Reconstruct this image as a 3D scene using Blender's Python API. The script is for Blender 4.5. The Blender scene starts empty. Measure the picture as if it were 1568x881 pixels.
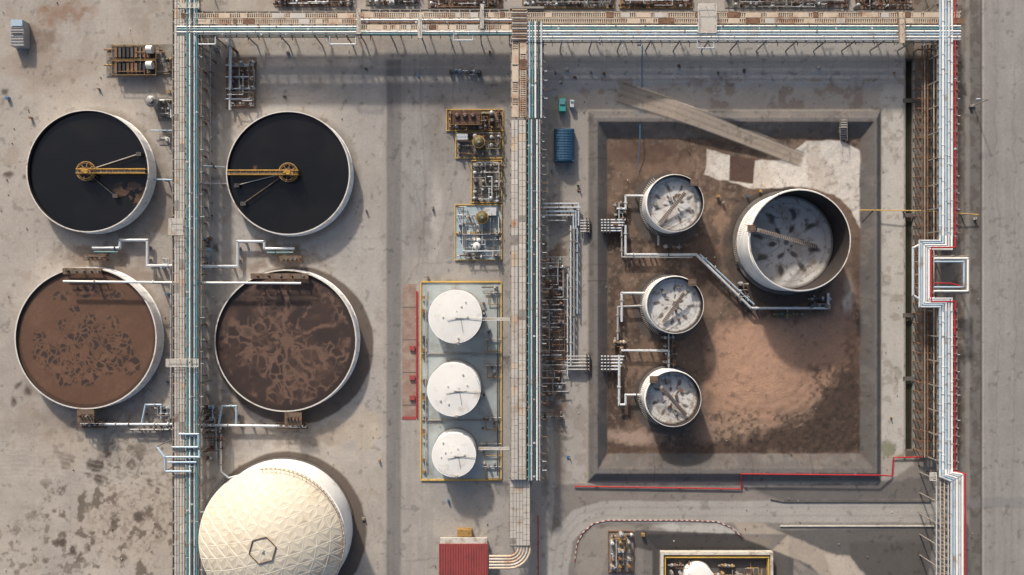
import bpy, math, random, numpy as np
from mathutils import Vector
S=0.125; CX,CY=784.0,440.5; HM=152.6
random.seed(5)
def lin(c):
    out=[]
    for v in c:
        v=v/255.0
        out.append(v/12.92 if v<=0.04045 else ((v+0.055)/1.055)**2.4)
    return out
def K(z): return 1.0-z/HM
def W(px,py,z=0.0):
    k=K(z); return Vector(((px-CX)*S*k,(CY-py)*S*k,z))
# ---------------------------------------------------------------- noise
rng=np.random.RandomState(11); TAB=rng.rand(256,256)
def vn(x,y,s,seed=0):
    x=x/s+seed*17.31+1000; y=y/s+seed*31.77+1000
    xi=np.floor(x).astype(np.int64); yi=np.floor(y).astype(np.int64)
    fx=x-xi; fy=y-yi; fx=fx*fx*(3-2*fx); fy=fy*fy*(3-2*fy)
    a=TAB[xi&255,yi&255]; b=TAB[(xi+1)&255,yi&255]; c=TAB[xi&255,(yi+1)&255]; d=TAB[(xi+1)&255,(yi+1)&255]
    return (a*(1-fx)+b*fx)*(1-fy)+(c*(1-fx)+d*fx)*fy
def fbm(x,y,s,o=4,seed=0):
    t=0;a=1;w=0
    for i in range(o):
        t=t+a*vn(x+i*7.7,y-i*3.1,s/(2**i),seed+i); w+=a; a*=0.55
    return t/w
def sst(a,b,x):
    t=np.clip((x-a)/(b-a),0,1); return t*t*(3-2*t)
# ---------------------------------------------------------------- materials
def mat(name,c,rough=0.6,metal=0.0,var=0.18,scale=1.5,dirt=None,dirt_amt=0.0,bump=0.0,attr=False,fine=6.0):
    m=bpy.data.materials.new(name); m.use_nodes=True; nt=m.node_tree; N=nt.nodes; L=nt.links
    p=N['Principled BSDF']; p.inputs['Roughness'].default_value=rough; p.inputs['Metallic'].default_value=metal
    geo=N.new('ShaderNodeNewGeometry')
    n=N.new('ShaderNodeTexNoise'); n.inputs['Scale'].default_value=scale; n.inputs['Detail'].default_value=6; n.inputs['Roughness'].default_value=0.65
    L.new(geo.outputs['Position'],n.inputs['Vector'])
    mr=N.new('ShaderNodeMapRange'); mr.inputs['From Min'].default_value=0.25; mr.inputs['From Max'].default_value=0.75
    mr.inputs['To Min'].default_value=1-var; mr.inputs['To Max'].default_value=1+var
    L.new(n.outputs['Fac'],mr.inputs['Value'])
    if attr:
        a=N.new('ShaderNodeAttribute'); a.attribute_name='Col'; src=a.outputs['Color']
    else:
        r=N.new('ShaderNodeRGB'); l=lin(c); r.outputs[0].default_value=(l[0],l[1],l[2],1); src=r.outputs[0]
    if dirt:
        n2=N.new('ShaderNodeTexNoise'); n2.inputs['Scale'].default_value=scale*0.55; n2.inputs['Detail'].default_value=8; n2.inputs['Roughness'].default_value=0.7
        L.new(geo.outputs['Position'],n2.inputs['Vector'])
        m2=N.new('ShaderNodeMapRange'); m2.inputs['From Min'].default_value=0.62-dirt_amt*0.4; m2.inputs['From Max'].default_value=0.75-dirt_amt*0.25
        L.new(n2.outputs['Fac'],m2.inputs['Value'])
        mx=N.new('ShaderNodeMix'); mx.data_type='RGBA'; d=lin(dirt)
        L.new(m2.outputs[0],mx.inputs['Factor']); L.new(src,mx.inputs[6]); mx.inputs[7].default_value=(d[0],d[1],d[2],1); src=mx.outputs[2]
    vm=N.new('ShaderNodeVectorMath'); vm.operation='SCALE'; L.new(src,vm.inputs[0]); L.new(mr.outputs[0],vm.inputs['Scale'])
    out=vm.outputs[0]
    if attr:
        n3=N.new('ShaderNodeTexNoise'); n3.inputs['Scale'].default_value=fine; n3.inputs['Detail'].default_value=4
        L.new(geo.outputs['Position'],n3.inputs['Vector'])
        m3=N.new('ShaderNodeMapRange'); m3.inputs['From Min'].default_value=0.3; m3.inputs['From Max'].default_value=0.7; m3.inputs['To Min'].default_value=0.87; m3.inputs['To Max'].default_value=1.13
        L.new(n3.outputs['Fac'],m3.inputs['Value'])
        v2=N.new('ShaderNodeVectorMath'); v2.operation='SCALE'; L.new(out,v2.inputs[0]); L.new(m3.outputs[0],v2.inputs['Scale']); out=v2.outputs[0]
    L.new(out,p.inputs['Base Color'])
    if bump>0:
        b=N.new('ShaderNodeBump'); b.inputs['Strength'].default_value=bump; b.inputs['Distance'].default_value=0.1
        L.new(n.outputs['Fac'],b.inputs['Height']); L.new(b.outputs[0],p.inputs['Normal'])
    return m
RUST=(105,68,45)
M={}
M['ground']=mat('ground_surface',(0,0,0),0.92,0,0.06,2.2,attr=True,bump=0.2)
M['painted']=mat('weathered_sheet',(0,0,0),0.6,0,0.06,3.0,attr=True)
M['sludge']=mat('sludge_surface',(0,0,0),0.6,0,0.06,3.0,attr=True,bump=0.2)
M['water']=mat('dark_effluent',(0,0,0),0.25,0,0.05,0.5,attr=True)
M['white']=mat('white_paint',(216,215,210),0.5,0,0.05,0.6,(186,176,162),0.12)
M['wall']=mat('white_tank_shell',(232,233,232),0.5,0,0.05,0.6,(190,176,160),0.1)
M['rim']=mat('tank_rim_paint',(200,196,188),0.5,0,0.08,1.0,(150,126,104),0.2)
M['offwhite']=mat('aged_white_paint',(190,185,175),0.5,0,0.10,1.2,(140,120,100),0.25)
M['dome']=mat('dome_panel',(200,191,172),0.6,0,0.06,0.3,(176,162,138),0.2)
M['domerib']=mat('dome_rib',(216,208,192),0.5,0,0.04)
M['teal']=mat('teal_pipe',(78,128,132),0.45,0,0.18,0.6,(122,126,122),0.3)
M['dteal']=mat('dark_teal_pipe',(50,78,82),0.5,0,0.15,0.6,(84,84,80),0.25)
M['blue']=mat('pale_blue_pipe',(160,180,194),0.4,0.1,0.10,0.6,(130,125,118),0.2)
M['grey']=mat('galvanised_pipe',(158,158,157),0.45,0.2,0.14,1.2,(118,98,80),0.15)
M['lgrey']=mat('cladding_pipe',(192,196,198),0.4,0.2,0.12,1.2,(140,122,105),0.12)
M['dgrey']=mat('dark_steel',(72,70,68),0.6,0.2,0.2,1.5,RUST,0.15)
M['steel']=mat('structural_steel',(136,131,124),0.6,0.1,0.18,1.0,RUST,0.2)
M['rusty']=mat('rusted_steel',(118,88,66),0.8,0.05,0.25,1.2,(74,52,40),0.35)
M['tray']=mat('cable_tray_cream',(188,172,152),0.6,0.1,0.14,0.5,(152,112,84),0.3)
M['cover']=mat('cable_tray_cover',(180,175,166),0.6,0.1,0.12,0.5,(156,140,122),0.25)
M['cable']=mat('cable_grey',(92,86,80),0.7,0,0.2)
M['yellow']=mat('yellow_paint',(186,142,60),0.6,0,0.15,1.5,(124,94,54),0.3)
M['yline']=mat('yellow_kerb_paint',(196,160,78),0.7,0,0.12,1.5,(150,130,96),0.25)
M['dyellow']=mat('weathered_yellow',(150,118,66),0.65,0,0.18,1.5,(92,74,52),0.3)
M['red']=mat('red_pipe',(165,32,38),0.5,0,0.12)
M['redroof']=mat('red_roof',(140,64,62),0.65,0,0.12,0.6,(104,60,56),0.25)
M['olive']=mat('olive_vessel',(98,92,58),0.6,0,0.2,2.0,(66,60,46),0.3)
M['tealbox']=mat('blue_shed',(38,80,108),0.6,0,0.15,0.8,(52,72,86),0.2)
M['green']=mat('green_cabinet',(44,138,132),0.5,0,0.1)
M['bluep']=mat('blue_paint',(44,98,140),0.5,0,0.1)
M['concrete']=mat('concrete',(142,138,131),0.9,0,0.12,1.0,(105,95,86),0.3,bump=0.2)
M['dconc']=mat('dark_concrete',(90,86,83),0.9,0,0.15,0.8,(72,62,55),0.3,bump=0.2)
M['inner']=mat('tank_inner_wall',(44,39,38),0.85,0,0.25,0.6,(60,46,38),0.25)
M['black']=mat('black_rubber',(35,34,34),0.7,0,0.2)
M['brown']=mat('brown_vessel',(84,58,46),0.6,0,0.2)
M['grating']=mat('deck_grating',(106,92,78),0.75,0.1,0.2,2.0,(78,60,48),0.3)
# ---------------------------------------------------------------- builder
class B:
    def __init__(s,name): s.n=name;s.v=[];s.f=[];s.m=[];s.sm=[];s.mats=[]
    def mi(s,m):
        if m not in s.mats: s.mats.append(m)
        return s.mats.index(m)
    def add(s,vs,fs,m,smooth=False):
        o=len(s.v); s.v.extend([tuple(v) for v in vs]); k=s.mi(m)
        for f in fs: s.f.append([i+o for i in f]); s.m.append(k); s.sm.append(smooth)
    def box(s,x0,y0,x1,y1,z0,z1,m):
        z1+=random.uniform(0.001,0.012); z0-=random.uniform(0.0005,0.004)
        k=K(z1)*S; X0,X1=(x0-CX)*k,(x1-CX)*k; Y0,Y1=(CY-y1)*k,(CY-y0)*k
        vs=[(X0,Y0,z0),(X1,Y0,z0),(X1,Y1,z0),(X0,Y1,z0),(X0,Y0,z1),(X1,Y0,z1),(X1,Y1,z1),(X0,Y1,z1)]
        s.add(vs,[(3,2,1,0),(4,5,6,7),(0,1,5,4),(1,2,6,5),(2,3,7,6),(3,0,4,7)],m)
    def seg(s,p,q,r,m,n=8,smooth=True,ext=0):
        p=Vector(p);q=Vector(q);d=q-p
        if d.length<1e-5: return
        d.normalize(); p=p-d*ext; q=q+d*ext
        u=d.cross(Vector((0,0,1)))
        if u.length<1e-3: u=Vector((1,0,0))
        u.normalize(); w=d.cross(u)
        vs=[];fs=[]
        for e in (p,q):
            for i in range(n):
                a=2*math.pi*(i+0.5)/n; vs.append(e+u*(r*math.cos(a))+w*(r*math.sin(a)))
        for i in range(n): fs.append((i,(i+1)%n,n+(i+1)%n,n+i))
        s.add(vs,fs,m,smooth)
        s.add(vs[:n],[tuple(range(n))[::-1]],m); s.add(vs[n:],[tuple(range(n))],m)
    def tube(s,pts,r,m,n=8):
        P=[W(*p) for p in pts]; R=r*S
        for i in range(len(P)-1):
            s.seg(P[i],P[i+1],R,m,n,True,R*0.5)
    def beam(s,a,b,w,h,m):
        p=W(*a);q=W(*b);d=(q-p)
        if d.length<1e-5:return
        d.normalize();u=d.cross(Vector((0,0,1)))
        if u.length<1e-3:u=Vector((1,0,0))
        u.normalize();t=u.cross(d); j=random.uniform(-0.004,0.004)
        vs=[]
        for e in (p,q):
            for (i,k) in ((-1,-1),(1,-1),(1,1),(-1,1)): vs.append(e+u*(i*w/2)+t*(k*h/2+j))
        s.add(vs,[(3,2,1,0),(4,5,6,7),(0,1,5,4),(1,2,6,5),(2,3,7,6),(3,0,4,7)],m)
    def rev(s,cx,cy,prof,m,n=32,zr=None,smooth=True):
        if zr is None: zr=max(z for r,z in prof)
        c=W(cx,cy,zr);k=K(zr)*S
        for (r0,z0),(r1,z1) in zip(prof[:-1],prof[1:]):
            vs=[];fs=[]
            for r,z in ((r0,z0),(r1,z1)):
                for i in range(n):
                    a=2*math.pi*i/n; vs.append((c.x+r*k*math.cos(a),c.y+r*k*math.sin(a),z))
            for i in range(n): fs.append((i,(i+1)%n,n+(i+1)%n,n+i))
            s.add(vs,fs,m,smooth)
    def cyl(s,cx,cy,r,z0,z1,m,n=20):
        z1+=random.uniform(0,0.008)
        s.rev(cx,cy,[(r,z0),(r,z1)],m,n,z1); s.rev(cx,cy,[(r,z1),(0.001,z1+0.002)],m,n,z1,False)
    def rail(s,pts,m,h=1.1,r=0.28,post=14,closed=False):
        P=list(pts)+([pts[0]] if closed else [])
        for i in range(len(P)-1):
            a=P[i];b=P[i+1]
            for hh in (h,h*0.5): s.tube([(a[0],a[1],a[2]+hh),(b[0],b[1],b[2]+hh)],r,m,4)
            L=math.hypot(b[0]-a[0],b[1]-a[1]);k=max(1,int(L/post))
            for j in range(k+1):
                t=j/k;x=a[0]+(b[0]-a[0])*t;y=a[1]+(b[1]-a[1])*t
                p=W(x,y,a[2]+h); s.seg((p.x,p.y,a[2]),p,r*S,m,4)
    def walkway(s,x0,y0,x1,y1,z,md,mr,hz=True):
        s.box(x0,y0,x1,y1,z-0.15,z,md)
        s.rail([(x0,y0,z),(x1,y0,z),(x1,y1,z),(x0,y1,z)],mr,closed=True,r=0.35)
    def done(s):
        me=bpy.data.meshes.new(s.n)
        V=np.array(s.v,dtype=float); c=(V.min(0)+V.max(0))/2; c[2]=V[:,2].min(); V=V-c
        me.from_pydata(V.tolist(),[],s.f)
        for m in s.mats: me.materials.append(M[m])
        me.polygons.foreach_set('material_index',s.m); me.polygons.foreach_set('use_smooth',s.sm); me.update()
        o=bpy.data.objects.new(s.n,me); o.location=c; bpy.context.scene.collection.objects.link(o); return o
def colmesh(name,V,F,C,mt,smooth=False):
    me=bpy.data.meshes.new(name); V=np.asarray(V,dtype=np.float32);F=np.asarray(F,dtype=np.int32)
    me.vertices.add(len(V)); me.vertices.foreach_set('co',V.ravel())
    me.loops.add(F.size); me.loops.foreach_set('vertex_index',F.ravel())
    me.polygons.add(len(F)); me.polygons.foreach_set('loop_start',np.arange(0,F.size,4,dtype=np.int32))
    try: me.polygons.foreach_set('loop_total',np.full(len(F),4,dtype=np.int32))
    except Exception: pass
    a=me.color_attributes.new('Col','FLOAT_COLOR','POINT')
    cc=np.ones((len(V),4),dtype=np.float32); cc[:,:3]=C; a.data.foreach_set('color',cc.ravel())
    me.materials.append(M[mt]); me.update(calc_edges=True); me.validate()
    if smooth: me.polygons.foreach_set('use_smooth',[True]*len(F))
    o=bpy.data.objects.new(name,me); bpy.context.scene.collection.objects.link(o); return o
# ---------------------------------------------------------------- painting masks
class Pt:
    def __init__(s,X,Y,c): s.X=X;s.Y=Y;s.C=np.tile(np.array(lin(c)),(len(X),1)); s.wx=(fbm(X,Y,14,3,40)-0.5); s.wy=(fbm(X,Y,14,3,50)-0.5)
    def w(s,a): return s.X+s.wx*a, s.Y+s.wy*a
    def bl(s,m,c,a=1.0):
        m=np.clip(m*a,0,1)[:,None]; s.C=s.C*(1-m)+np.array(lin(c))*m
    def mul(s,f): s.C=s.C*f[:,None]
    def rect(s,x0,y0,x1,y1,soft=3,warp=0):
        x,y=s.w(warp); d=np.maximum(np.maximum(x0-x,x-x1),np.maximum(y0-y,y-y1)); return np.clip(0.5-d/soft,0,1)
    def circ(s,cx,cy,rx,ry=None,soft=3,warp=0):
        ry=ry or rx; x,y=s.w(warp); d=(np.sqrt(((x-cx)/rx)**2+((y-cy)/ry)**2)-1)*min(rx,ry); return np.clip(0.5-d/soft,0,1)
    def line(s,pts,wd,soft=2,warp=0):
        x,y=s.w(warp); best=np.full(len(x),1e9)
        for (ax,ay),(bx,by) in zip(pts[:-1],pts[1:]):
            dx,dy=bx-ax,by-ay; t=np.clip(((x-ax)*dx+(y-ay)*dy)/(dx*dx+dy*dy),0,1)
            best=np.minimum(best,np.hypot(x-ax-t*dx,y-ay-t*dy))
        return np.clip(0.5-(best-wd/2)/soft,0,1)
    def poly(s,pts,soft=3,warp=0):
        x,y=s.w(warp); best=np.full(len(x),1e9); ins=np.zeros(len(x),bool); n=len(pts)
        for i in range(n):
            ax,ay=pts[i];bx,by=pts[(i+1)%n];dx,dy=bx-ax,by-ay
            t=np.clip(((x-ax)*dx+(y-ay)*dy)/(dx*dx+dy*dy),0,1); best=np.minimum(best,np.hypot(x-ax-t*dx,y-ay-t*dy))
            if dy!=0:
                c=((ay>y)!=(by>y))&(x<dx*(y-ay)/dy+ax); ins^=c
        return np.clip(0.5-np.where(ins,-best,best)/soft,0,1)
    def speck(s,region,sc,th,c,a,seed=0):
        n=fbm(s.X,s.Y,sc,4,seed); s.bl(region*sst(th,th+0.12,n),c,a)
BX0,BY0,BX1,BY1=899,167,1349,739
def bund_t(X,Y):
    return np.minimum(np.minimum((X-BX0)/31,(BX1-X)/31),np.minimum((Y-BY0)/44,(BY1-Y)/44))
RA=np.array([950,142.]);RB=np.array([1228,244.])
def ramp_uv(X,Y):
    d=RB-RA;L=np.hypot(*d); u=((X-RA[0])*d[0]+(Y-RA[1])*d[1])/L**2; v=(-(X-RA[0])*d[1]+(Y-RA[1])*d[0])/L
    return u,v
def arc(cx,cy,r,a0,a1,n=14,ry=None):
    ry=ry or r; return [(cx+r*math.cos(a),cy+ry*math.sin(a)) for a in np.linspace(a0,a1,n)]
def paint(X,Y):
    p=Pt(X,Y,(150,144,137))
    one=np.ones(len(X))
    p.bl(p.rect(-9999,-9999,588,9999,20),(154,147,139))
    p.bl(p.rect(306,60,588,700,30,20),(160,156,150),0.8)
    p.bl(p.rect(-100,660,262,900,40,40),(160,152,142),.7)
    p.speck(p.rect(0,0,270,180,60),50,0.52,(138,122,106),0.5,3)
    p.speck(p.rect(-200,-200,588,1100,10),30,0.60,(132,120,106),0.4,5)
    p.speck(p.rect(-200,-200,588,1100,10),90,0.5,(164,156,146),0.6,55)
    p.speck(one,90,0.52,(138,132,126),0.35,6)
    for (x,y,rx,ry,c,a) in [(95,18,40,22,(128,98,76),.7),(60,60,22,14,(100,82,70),.6),(200,430,30,22,(108,86,70),.55),(215,350,45,25,(108,96,84),.45),(320,150,22,60,(112,98,86),.45),
        (430,395,60,14,(110,90,74),.5),(150,395,60,14,(110,92,76),.5),(180,640,70,16,(108,92,78),.5),(540,655,60,30,(170,156,138),.6),(140,680,90,30,(164,153,138),.6),(210,800,90,60,(166,154,138),.4),(350,640,40,40,(114,98,84),.5),
        (330,560,14,60,(108,94,82),.4),(245,300,22,50,(98,86,76),.5),(260,500,14,60,(112,98,86),.5),(60,640,60,20,(126,110,96),.35),(370,130,45,60,(128,108,90),.4),(660,350,10,45,(176,171,163),.6),(675,240,14,50,(108,96,86),.4),
        (440,405,50,22,(100,82,68),.45),(150,405,50,22,(102,84,70),.45),(455,665,60,16,(104,88,74),.5)]:
        p.bl(p.circ(x,y,rx,ry,soft=20,warp=60),c,a)
    reg=p.circ(170,800,120,130,soft=60,warp=50); p.speck(reg,13,0.56,(84,73,62),0.8,8)
    p.speck(p.circ(205,770,70,90,soft=50),5,0.52,(106,94,82),0.5,9)
    p.speck(p.circ(60,860,90,70,soft=40,warp=40),9,0.58,(84,74,64),0.6,10)
    for (x,y,r) in [(150,715,9),(152,735,8),(140,712,6),(165,695,4),(42,598,5),(30,590,4),(212,790,7),(95,830,7),(110,845,6),(20,615,4),(190,560,5),(8,140,6),(12,270,5),(38,272,3),(330,380,4)]:
        p.bl(p.circ(x,y,r,soft=5,warp=12),(68,58,50),0.85)
    for i in range(7):
        y=690+i*7; p.bl(p.line([(-50,y-4),(90,y),(180,y+22),(270,y+60)],1.2,2,6),(182,176,166),0.35)
    for x in (52,108,164,220,330,386,442,498,554): p.bl(p.line([(x,-50),(x,900)],0.7,1.6,2),(112,105,97),0.25)
    for y in (30,86,142,198,254,310,366,422,478,534,590,646,702,758,814,870): p.bl(p.line([(-50,y),(588,y)],0.7,1.6,2),(114,107,99),0.22)
    rr=random.Random(77)
    for i in range(30):
        x=rr.uniform(0,880) if i<22 else rr.uniform(1400,1568);y=rr.uniform(60,870);a=rr.uniform(0,6.28);pts=[(x,y)]
        for j in range(5): a+=rr.uniform(-.6,.6); x+=20*math.cos(a);y+=20*math.sin(a);pts.append((x,y))
        p.bl(p.line(pts,0.7,1.6,8),(96,88,80),0.4)
    # central road and yard
    p.bl(p.rect(588,62,784,900,3,3),(143,139,134))
    p.bl(p.rect(588,100,662,432,8,14),(137,134,130)); 
    p.speck(p.rect(600,120,780,440,20),45,0.5,(122,117,111),0.5,12)
    p.speck(p.rect(620,400,780,860,20),35,0.54,(160,153,144),0.5,13)
    p.bl(p.rect(592,92,614,1000,4,2),(113,110,107)); p.bl(p.rect(587,130,591.5,1000,2),(150,145,138),0.8)
    p.bl(p.rect(618,400,660,1000,10,10),(146,141,135),0.7)
    n=vn(X,Y*0.06,3,21); p.mul(1+(n-0.5)*0.16*p.rect(588,60,665,1000,4))
    for pts in [[(625,860),(700,850),(770,800)],[(618,440),(640,405),(700,402),(765,404)],[(690,60),(700,250),(665,420)],[(600,250),(640,290),(655,400)],[(640,60),(652,300),(640,420)]]:
        p.bl(p.line(pts,1.5,2,8),(98,92,86),0.45)
    p.bl(p.circ(575,65,40,20,soft=20,warp=40),(130,120,112),.5)
    p.bl(p.circ(668,200,10,60,soft=14,warp=24),(104,96,88),.5); p.bl(p.circ(668,330,8,60,soft=10,warp=24),(178,173,166),.5)
    # zone between rack and bund
    p.bl(p.rect(832,62,1400,168,3,3),(152,150,147))
    p.bl(p.poly([(838,150),(945,132),(1385,135),(1385,168),(905,168),(838,175)],6,14),(160,151,140),.85)
    p.speck(p.rect(835,120,1385,168,6),22,0.55,(126,109,93),0.6,14)
    for y in (95,122): p.bl(p.line([(838,y),(1385,y)],0.8,1.5,2),(108,104,100),0.5)
    for x in range(880,1385,48): p.bl(p.line([(x,62),(x,132)],0.7,1.5,2),(112,108,104),0.4)
    p.bl(p.rect(832,168,899,745,4,4),(140,135,128))
    p.bl(p.rect(862,300,899,745,4,6),(150,145,139),.8)
    p.speck(p.rect(832,370,868,640,5,6),12,0.40,(96,76,63),0.75,15)
    p.speck(p.rect(832,300,899,745,5,6),20,0.54,(118,106,94),0.4,115)
    p.bl(p.rect(832,640,866,760,6,10),(126,116,106),.7)
    # right side
    p.bl(p.rect(1349,130,1386,704,3,5),(168,164,157)); p.speck(p.rect(1349,130,1386,704,5),14,0.56,(134,127,116),0.6,16)
    p.bl(p.circ(1360,690,10,16,soft=6,warp=16),(92,96,62),.7); p.bl(p.circ(1383,700,10,6,soft=5,warp=12),(84,92,58),.6)
    p.bl(p.rect(1399,-50,1478,900,3,2),(114,106,98)); p.speck(p.rect(1399,-50,1478,900,3),16,0.46,(82,69,58),0.65,17)
    p.bl(p.rect(1386,62,1400,700,2),(80,74,66)); 
    p.bl(p.rect(1476,-400,1504,1400,3,2),(102,98,94)); p.speck(p.rect(1476,-400,1504,1400,3),10,0.48,(82,75,68),0.65,18)
    p.bl(p.rect(1478,-400,1485,1400,3,3),(138,132,124),.6)
    p.bl(p.rect(1503,-4000,1700,5000,2,1),(134,131,127)); 
    n=vn(X,Y*0.05,5,22); p.mul(1+(n-0.5)*0.14*p.rect(1503,-4000,1700,5000,2))
    p.bl(p.line([(1506,-500),(1506,1500)],1.6,1.5,1),(164,160,153),.7)
    p.bl(p.line([(1522,-500),(1520,1500)],5,5,6),(122,118,114),.5)
    for pts in [[(1530,-50),(1524,200),(1532,420),(1526,640),(1540,900)],[(1552,100),(1555,500),(1548,900)]]: p.bl(p.line(pts,1,2,10),(100,96,91),.6)
    p.bl(p.rect(1478,762,1568,778,3,3),(112,112,114),.5)
    # bottom right
    p.bl(p.poly([(836,742),(1349,742),(1420,700),(1478,700),(1478,1500),(836,1500)],4,6),(116,111,106))
    p.speck(p.rect(850,742,1478,900,6),26,0.52,(134,127,118),0.5,19)
    p.bl(p.poly([(1150,744),(1345,740),(1430,728),(1430,765),(1190,768)],5,8),(90,87,85),.85)
    p.bl(p.poly([(872,750),(1130,755),(1170,766),(900,768),(872,790)],5,8),(122,115,108),.7)
    rd=p.line([(852,1000),(854,870),(862,822),(885,796),(925,784),(1462,784)],33,3,3); p.bl(rd,(150,146,140)); 
    for o_ in (-7,6): p.bl(p.line([(852+o_,1000),(854+o_,870),(862+o_,822),(885,796+o_),(925,784+o_),(1462,784+o_)],3,3,3),(134,130,124),.6)
    p.bl(p.line([(838,1000),(840,800),(846,742),(842,640)],9,3,5),(158,153,145),.7)
    p.bl(p.rect(1200,766.5,1430,769,2),(70,67,64),.9)
    p.bl(p.line([(880,870),(884,830),(905,806),(945,800),(1110,806),(1150,830)],1.5,1.5),(102,94,87),.8)
    p.bl(p.poly([(884,881),(886,832),(908,808),(940,806),(1095,806),(1122,830),(975,825),(930,845),(915,900),(884,900)],3,5),(132,126,118),.8)
    p.bl(p.poly([(1000,803),(1105,800),(1135,822),(1100,830),(1040,818)],5,10),(170,168,162),.8)
    p.bl(p.poly([(972,812),(1145,818),(1185,845),(1215,848),(1215,1000),(1000,1000),(1000,845),(972,838)],2,2),(76,73,71))
    p.bl(p.poly([(1185,812),(1430,808),(1430,830),(1418,900),(1290,900),(1190,842)],3,3),(86,83,81))
    p.bl(p.rect(1300,830,1420,1000,8,6),(70,67,64),.7)
    p.bl(p.poly([(1120,798),(1160,800),(1300,858),(1335,900),(1275,900),(1240,866),(1140,826)],3,4),(148,138,126))
    p.bl(p.poly([(1262,848),(1300,852),(1340,900),(1280,900)],3,4),(166,156,144),.8)
    p.bl(p.rect(1195,804,1430,807,1.5),(170,165,158),.8)
    # bund
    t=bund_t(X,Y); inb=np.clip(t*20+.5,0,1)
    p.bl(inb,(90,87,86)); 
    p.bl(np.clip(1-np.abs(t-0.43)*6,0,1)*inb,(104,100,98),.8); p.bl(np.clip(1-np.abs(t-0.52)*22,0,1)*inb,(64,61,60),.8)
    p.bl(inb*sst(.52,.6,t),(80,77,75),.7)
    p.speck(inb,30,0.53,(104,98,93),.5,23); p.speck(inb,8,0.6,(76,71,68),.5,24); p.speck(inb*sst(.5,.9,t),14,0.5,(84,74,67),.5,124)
    p.bl(inb*np.clip(1-np.abs(t-0.03)*14,0,1),(138,130,119),.8)
    for y in (243,405,430,560): p.bl(p.rect(BX0,y,930,y+1.2,1.2),(56,53,51),.8)
    for x in (1000,1070,1150,1240): p.bl(p.rect(x,696,x+1,739,1.2),(64,60,58),.6)
    fl=p.rect(930.5,211.5,1317.5,694.5,2.5,3)
    p.bl(fl,(90,74,62)); p.speck(fl,36,0.46,(68,54,45),.8,25); p.speck(fl,9,0.48,(56,45,38),.55,26); p.speck(fl,60,0.54,(116,96,81),.6,27); p.speck(fl,5,0.58,(122,108,96),.5,127)
    p.bl(fl*p.circ(1080,560,60,100,soft=50,warp=40),(100,83,70),.7)
    p.bl(fl*p.poly([(1085,520),(1130,490),(1300,480),(1312,560),(1240,620),(1160,650),(1095,665),(1085,600)],24,30),(146,116,96),.95)
    p.bl(fl*p.circ(1150,560,56,62,soft=40,warp=30),(166,132,109),.8)
    p.bl(fl*p.circ(1120,655,45,22,soft=22,warp=30),(142,119,101),.7)
    for i in range(9):
        r=70+i*7; p.bl(fl*p.line(arc(1165,545,r,0.15,2.2,9,r*.95),1.6,3,8),(108,85,70) if i%2 else (168,138,117),.4)
    for i in range(12):
        r=22+i*6; p.bl(fl*p.line(arc(1145,560,r*1.1,0.4,2.9,9,r*.7),1.0,2,6),(120,94,78),.35)
    p.bl(fl*p.poly([(1235,650),(1285,575),(1318,515),(1318,695),(1090,695),(1100,680)],18,26),(64,50,42),.9)
    p.speck(fl*p.rect(1090,630,1318,695,12),5,0.50,(44,36,30),.6,28); p.speck(fl*p.rect(1240,560,1318,695,12),5,0.50,(44,36,30),.6,128)
    p.bl(fl*p.circ(965,670,40,12,soft=10,warp=22),(156,134,119),.8); p.bl(fl*p.rect(930,684,1110,695,6,8),(82,64,53),.7)
    p.bl(fl*p.circ(1290,450,18,60,soft=14,warp=20),(132,108,94),.8); p.bl(fl*p.circ(1298,450,7,26,soft=6,warp=10),(176,168,158),.8)
    p.bl(fl*p.circ(1215,380,112,105,soft=10,warp=14),(92,75,64),.6)
    p.bl(fl*p.circ(1200,378,94,92,soft=5,warp=4),(62,55,51),.85)
    p.bl(fl*p.circ(1100,330,16,30,soft=12,warp=30),(134,110,92),.6); p.bl(fl*p.circ(1085,385,30,20,soft=14,warp=30),(112,89,73),.6)
    p.bl(fl*p.circ(1080,440,20,70,soft=16,warp=30),(70,57,49),.6)
    p.bl(fl*p.circ(990,235,60,18,soft=14,warp=30),(76,57,46),.8); p.bl(fl*p.circ(1010,258,55,14,soft=14,warp=30),(104,84,70),.6)
    for (x,y) in [(965,345),(965,480),(962,560),(1000,400),(1095,470)]: p.bl(fl*p.circ(x,y,14,18,soft=10,warp=24),(128,106,90),.5)
    p.bl(fl*p.line([(1200,290),(1150,310),(1110,300),(1090,330),(1100,400),(1090,450)],9,6,20),(54,45,39),.6)
    p.bl(fl*p.line([(1070,230),(1066,290),(1085,310)],8,6,16),(118,98,84),.5)
    pad=p.poly([(1084,229),(1124,240),(1160,246),(1196,246),(1234,217),(1288,214),(1318,232),(1319,352),(1306,322),(1280,298),(1230,286),(1155,289),(1080,268)],2,5)
    p.bl(pad*fl,(184,178,170)); p.speck(pad*fl,26,0.54,(160,150,139),.6,29); p.speck(pad*fl,6,0.62,(134,121,108),.5,30)
    p.bl(p.poly([(1119,238),(1157,243),(1154,281),(1117,277)],1.5,2),(74,56,48))
    u,v=ramp_uv(X,Y)
    rm=sst(-0.03,0.01,u)*(1-sst(0.99,1.02,u))*np.clip(0.5-(np.abs(v)-(14-4*u))/2,0,1)
    p.bl(rm,(138,128,116)); p.bl(rm*np.clip(1-np.abs(v-(3))/3,0,1),(112,102,92),.6); p.bl(rm*np.clip(1-np.abs(v+(6))/2,0,1),(112,102,93),.6)
    p.bl(sst(-0.03,0.01,u)*(1-sst(0.99,1.02,u))*np.clip(1-np.abs(np.abs(v)-(15-4*u))/2,0,1),(80,74,70),.8)
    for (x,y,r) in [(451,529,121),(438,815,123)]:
        p.bl(p.circ(x,y,r,soft=3,warp=3),(78,67,59),.9)
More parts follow.
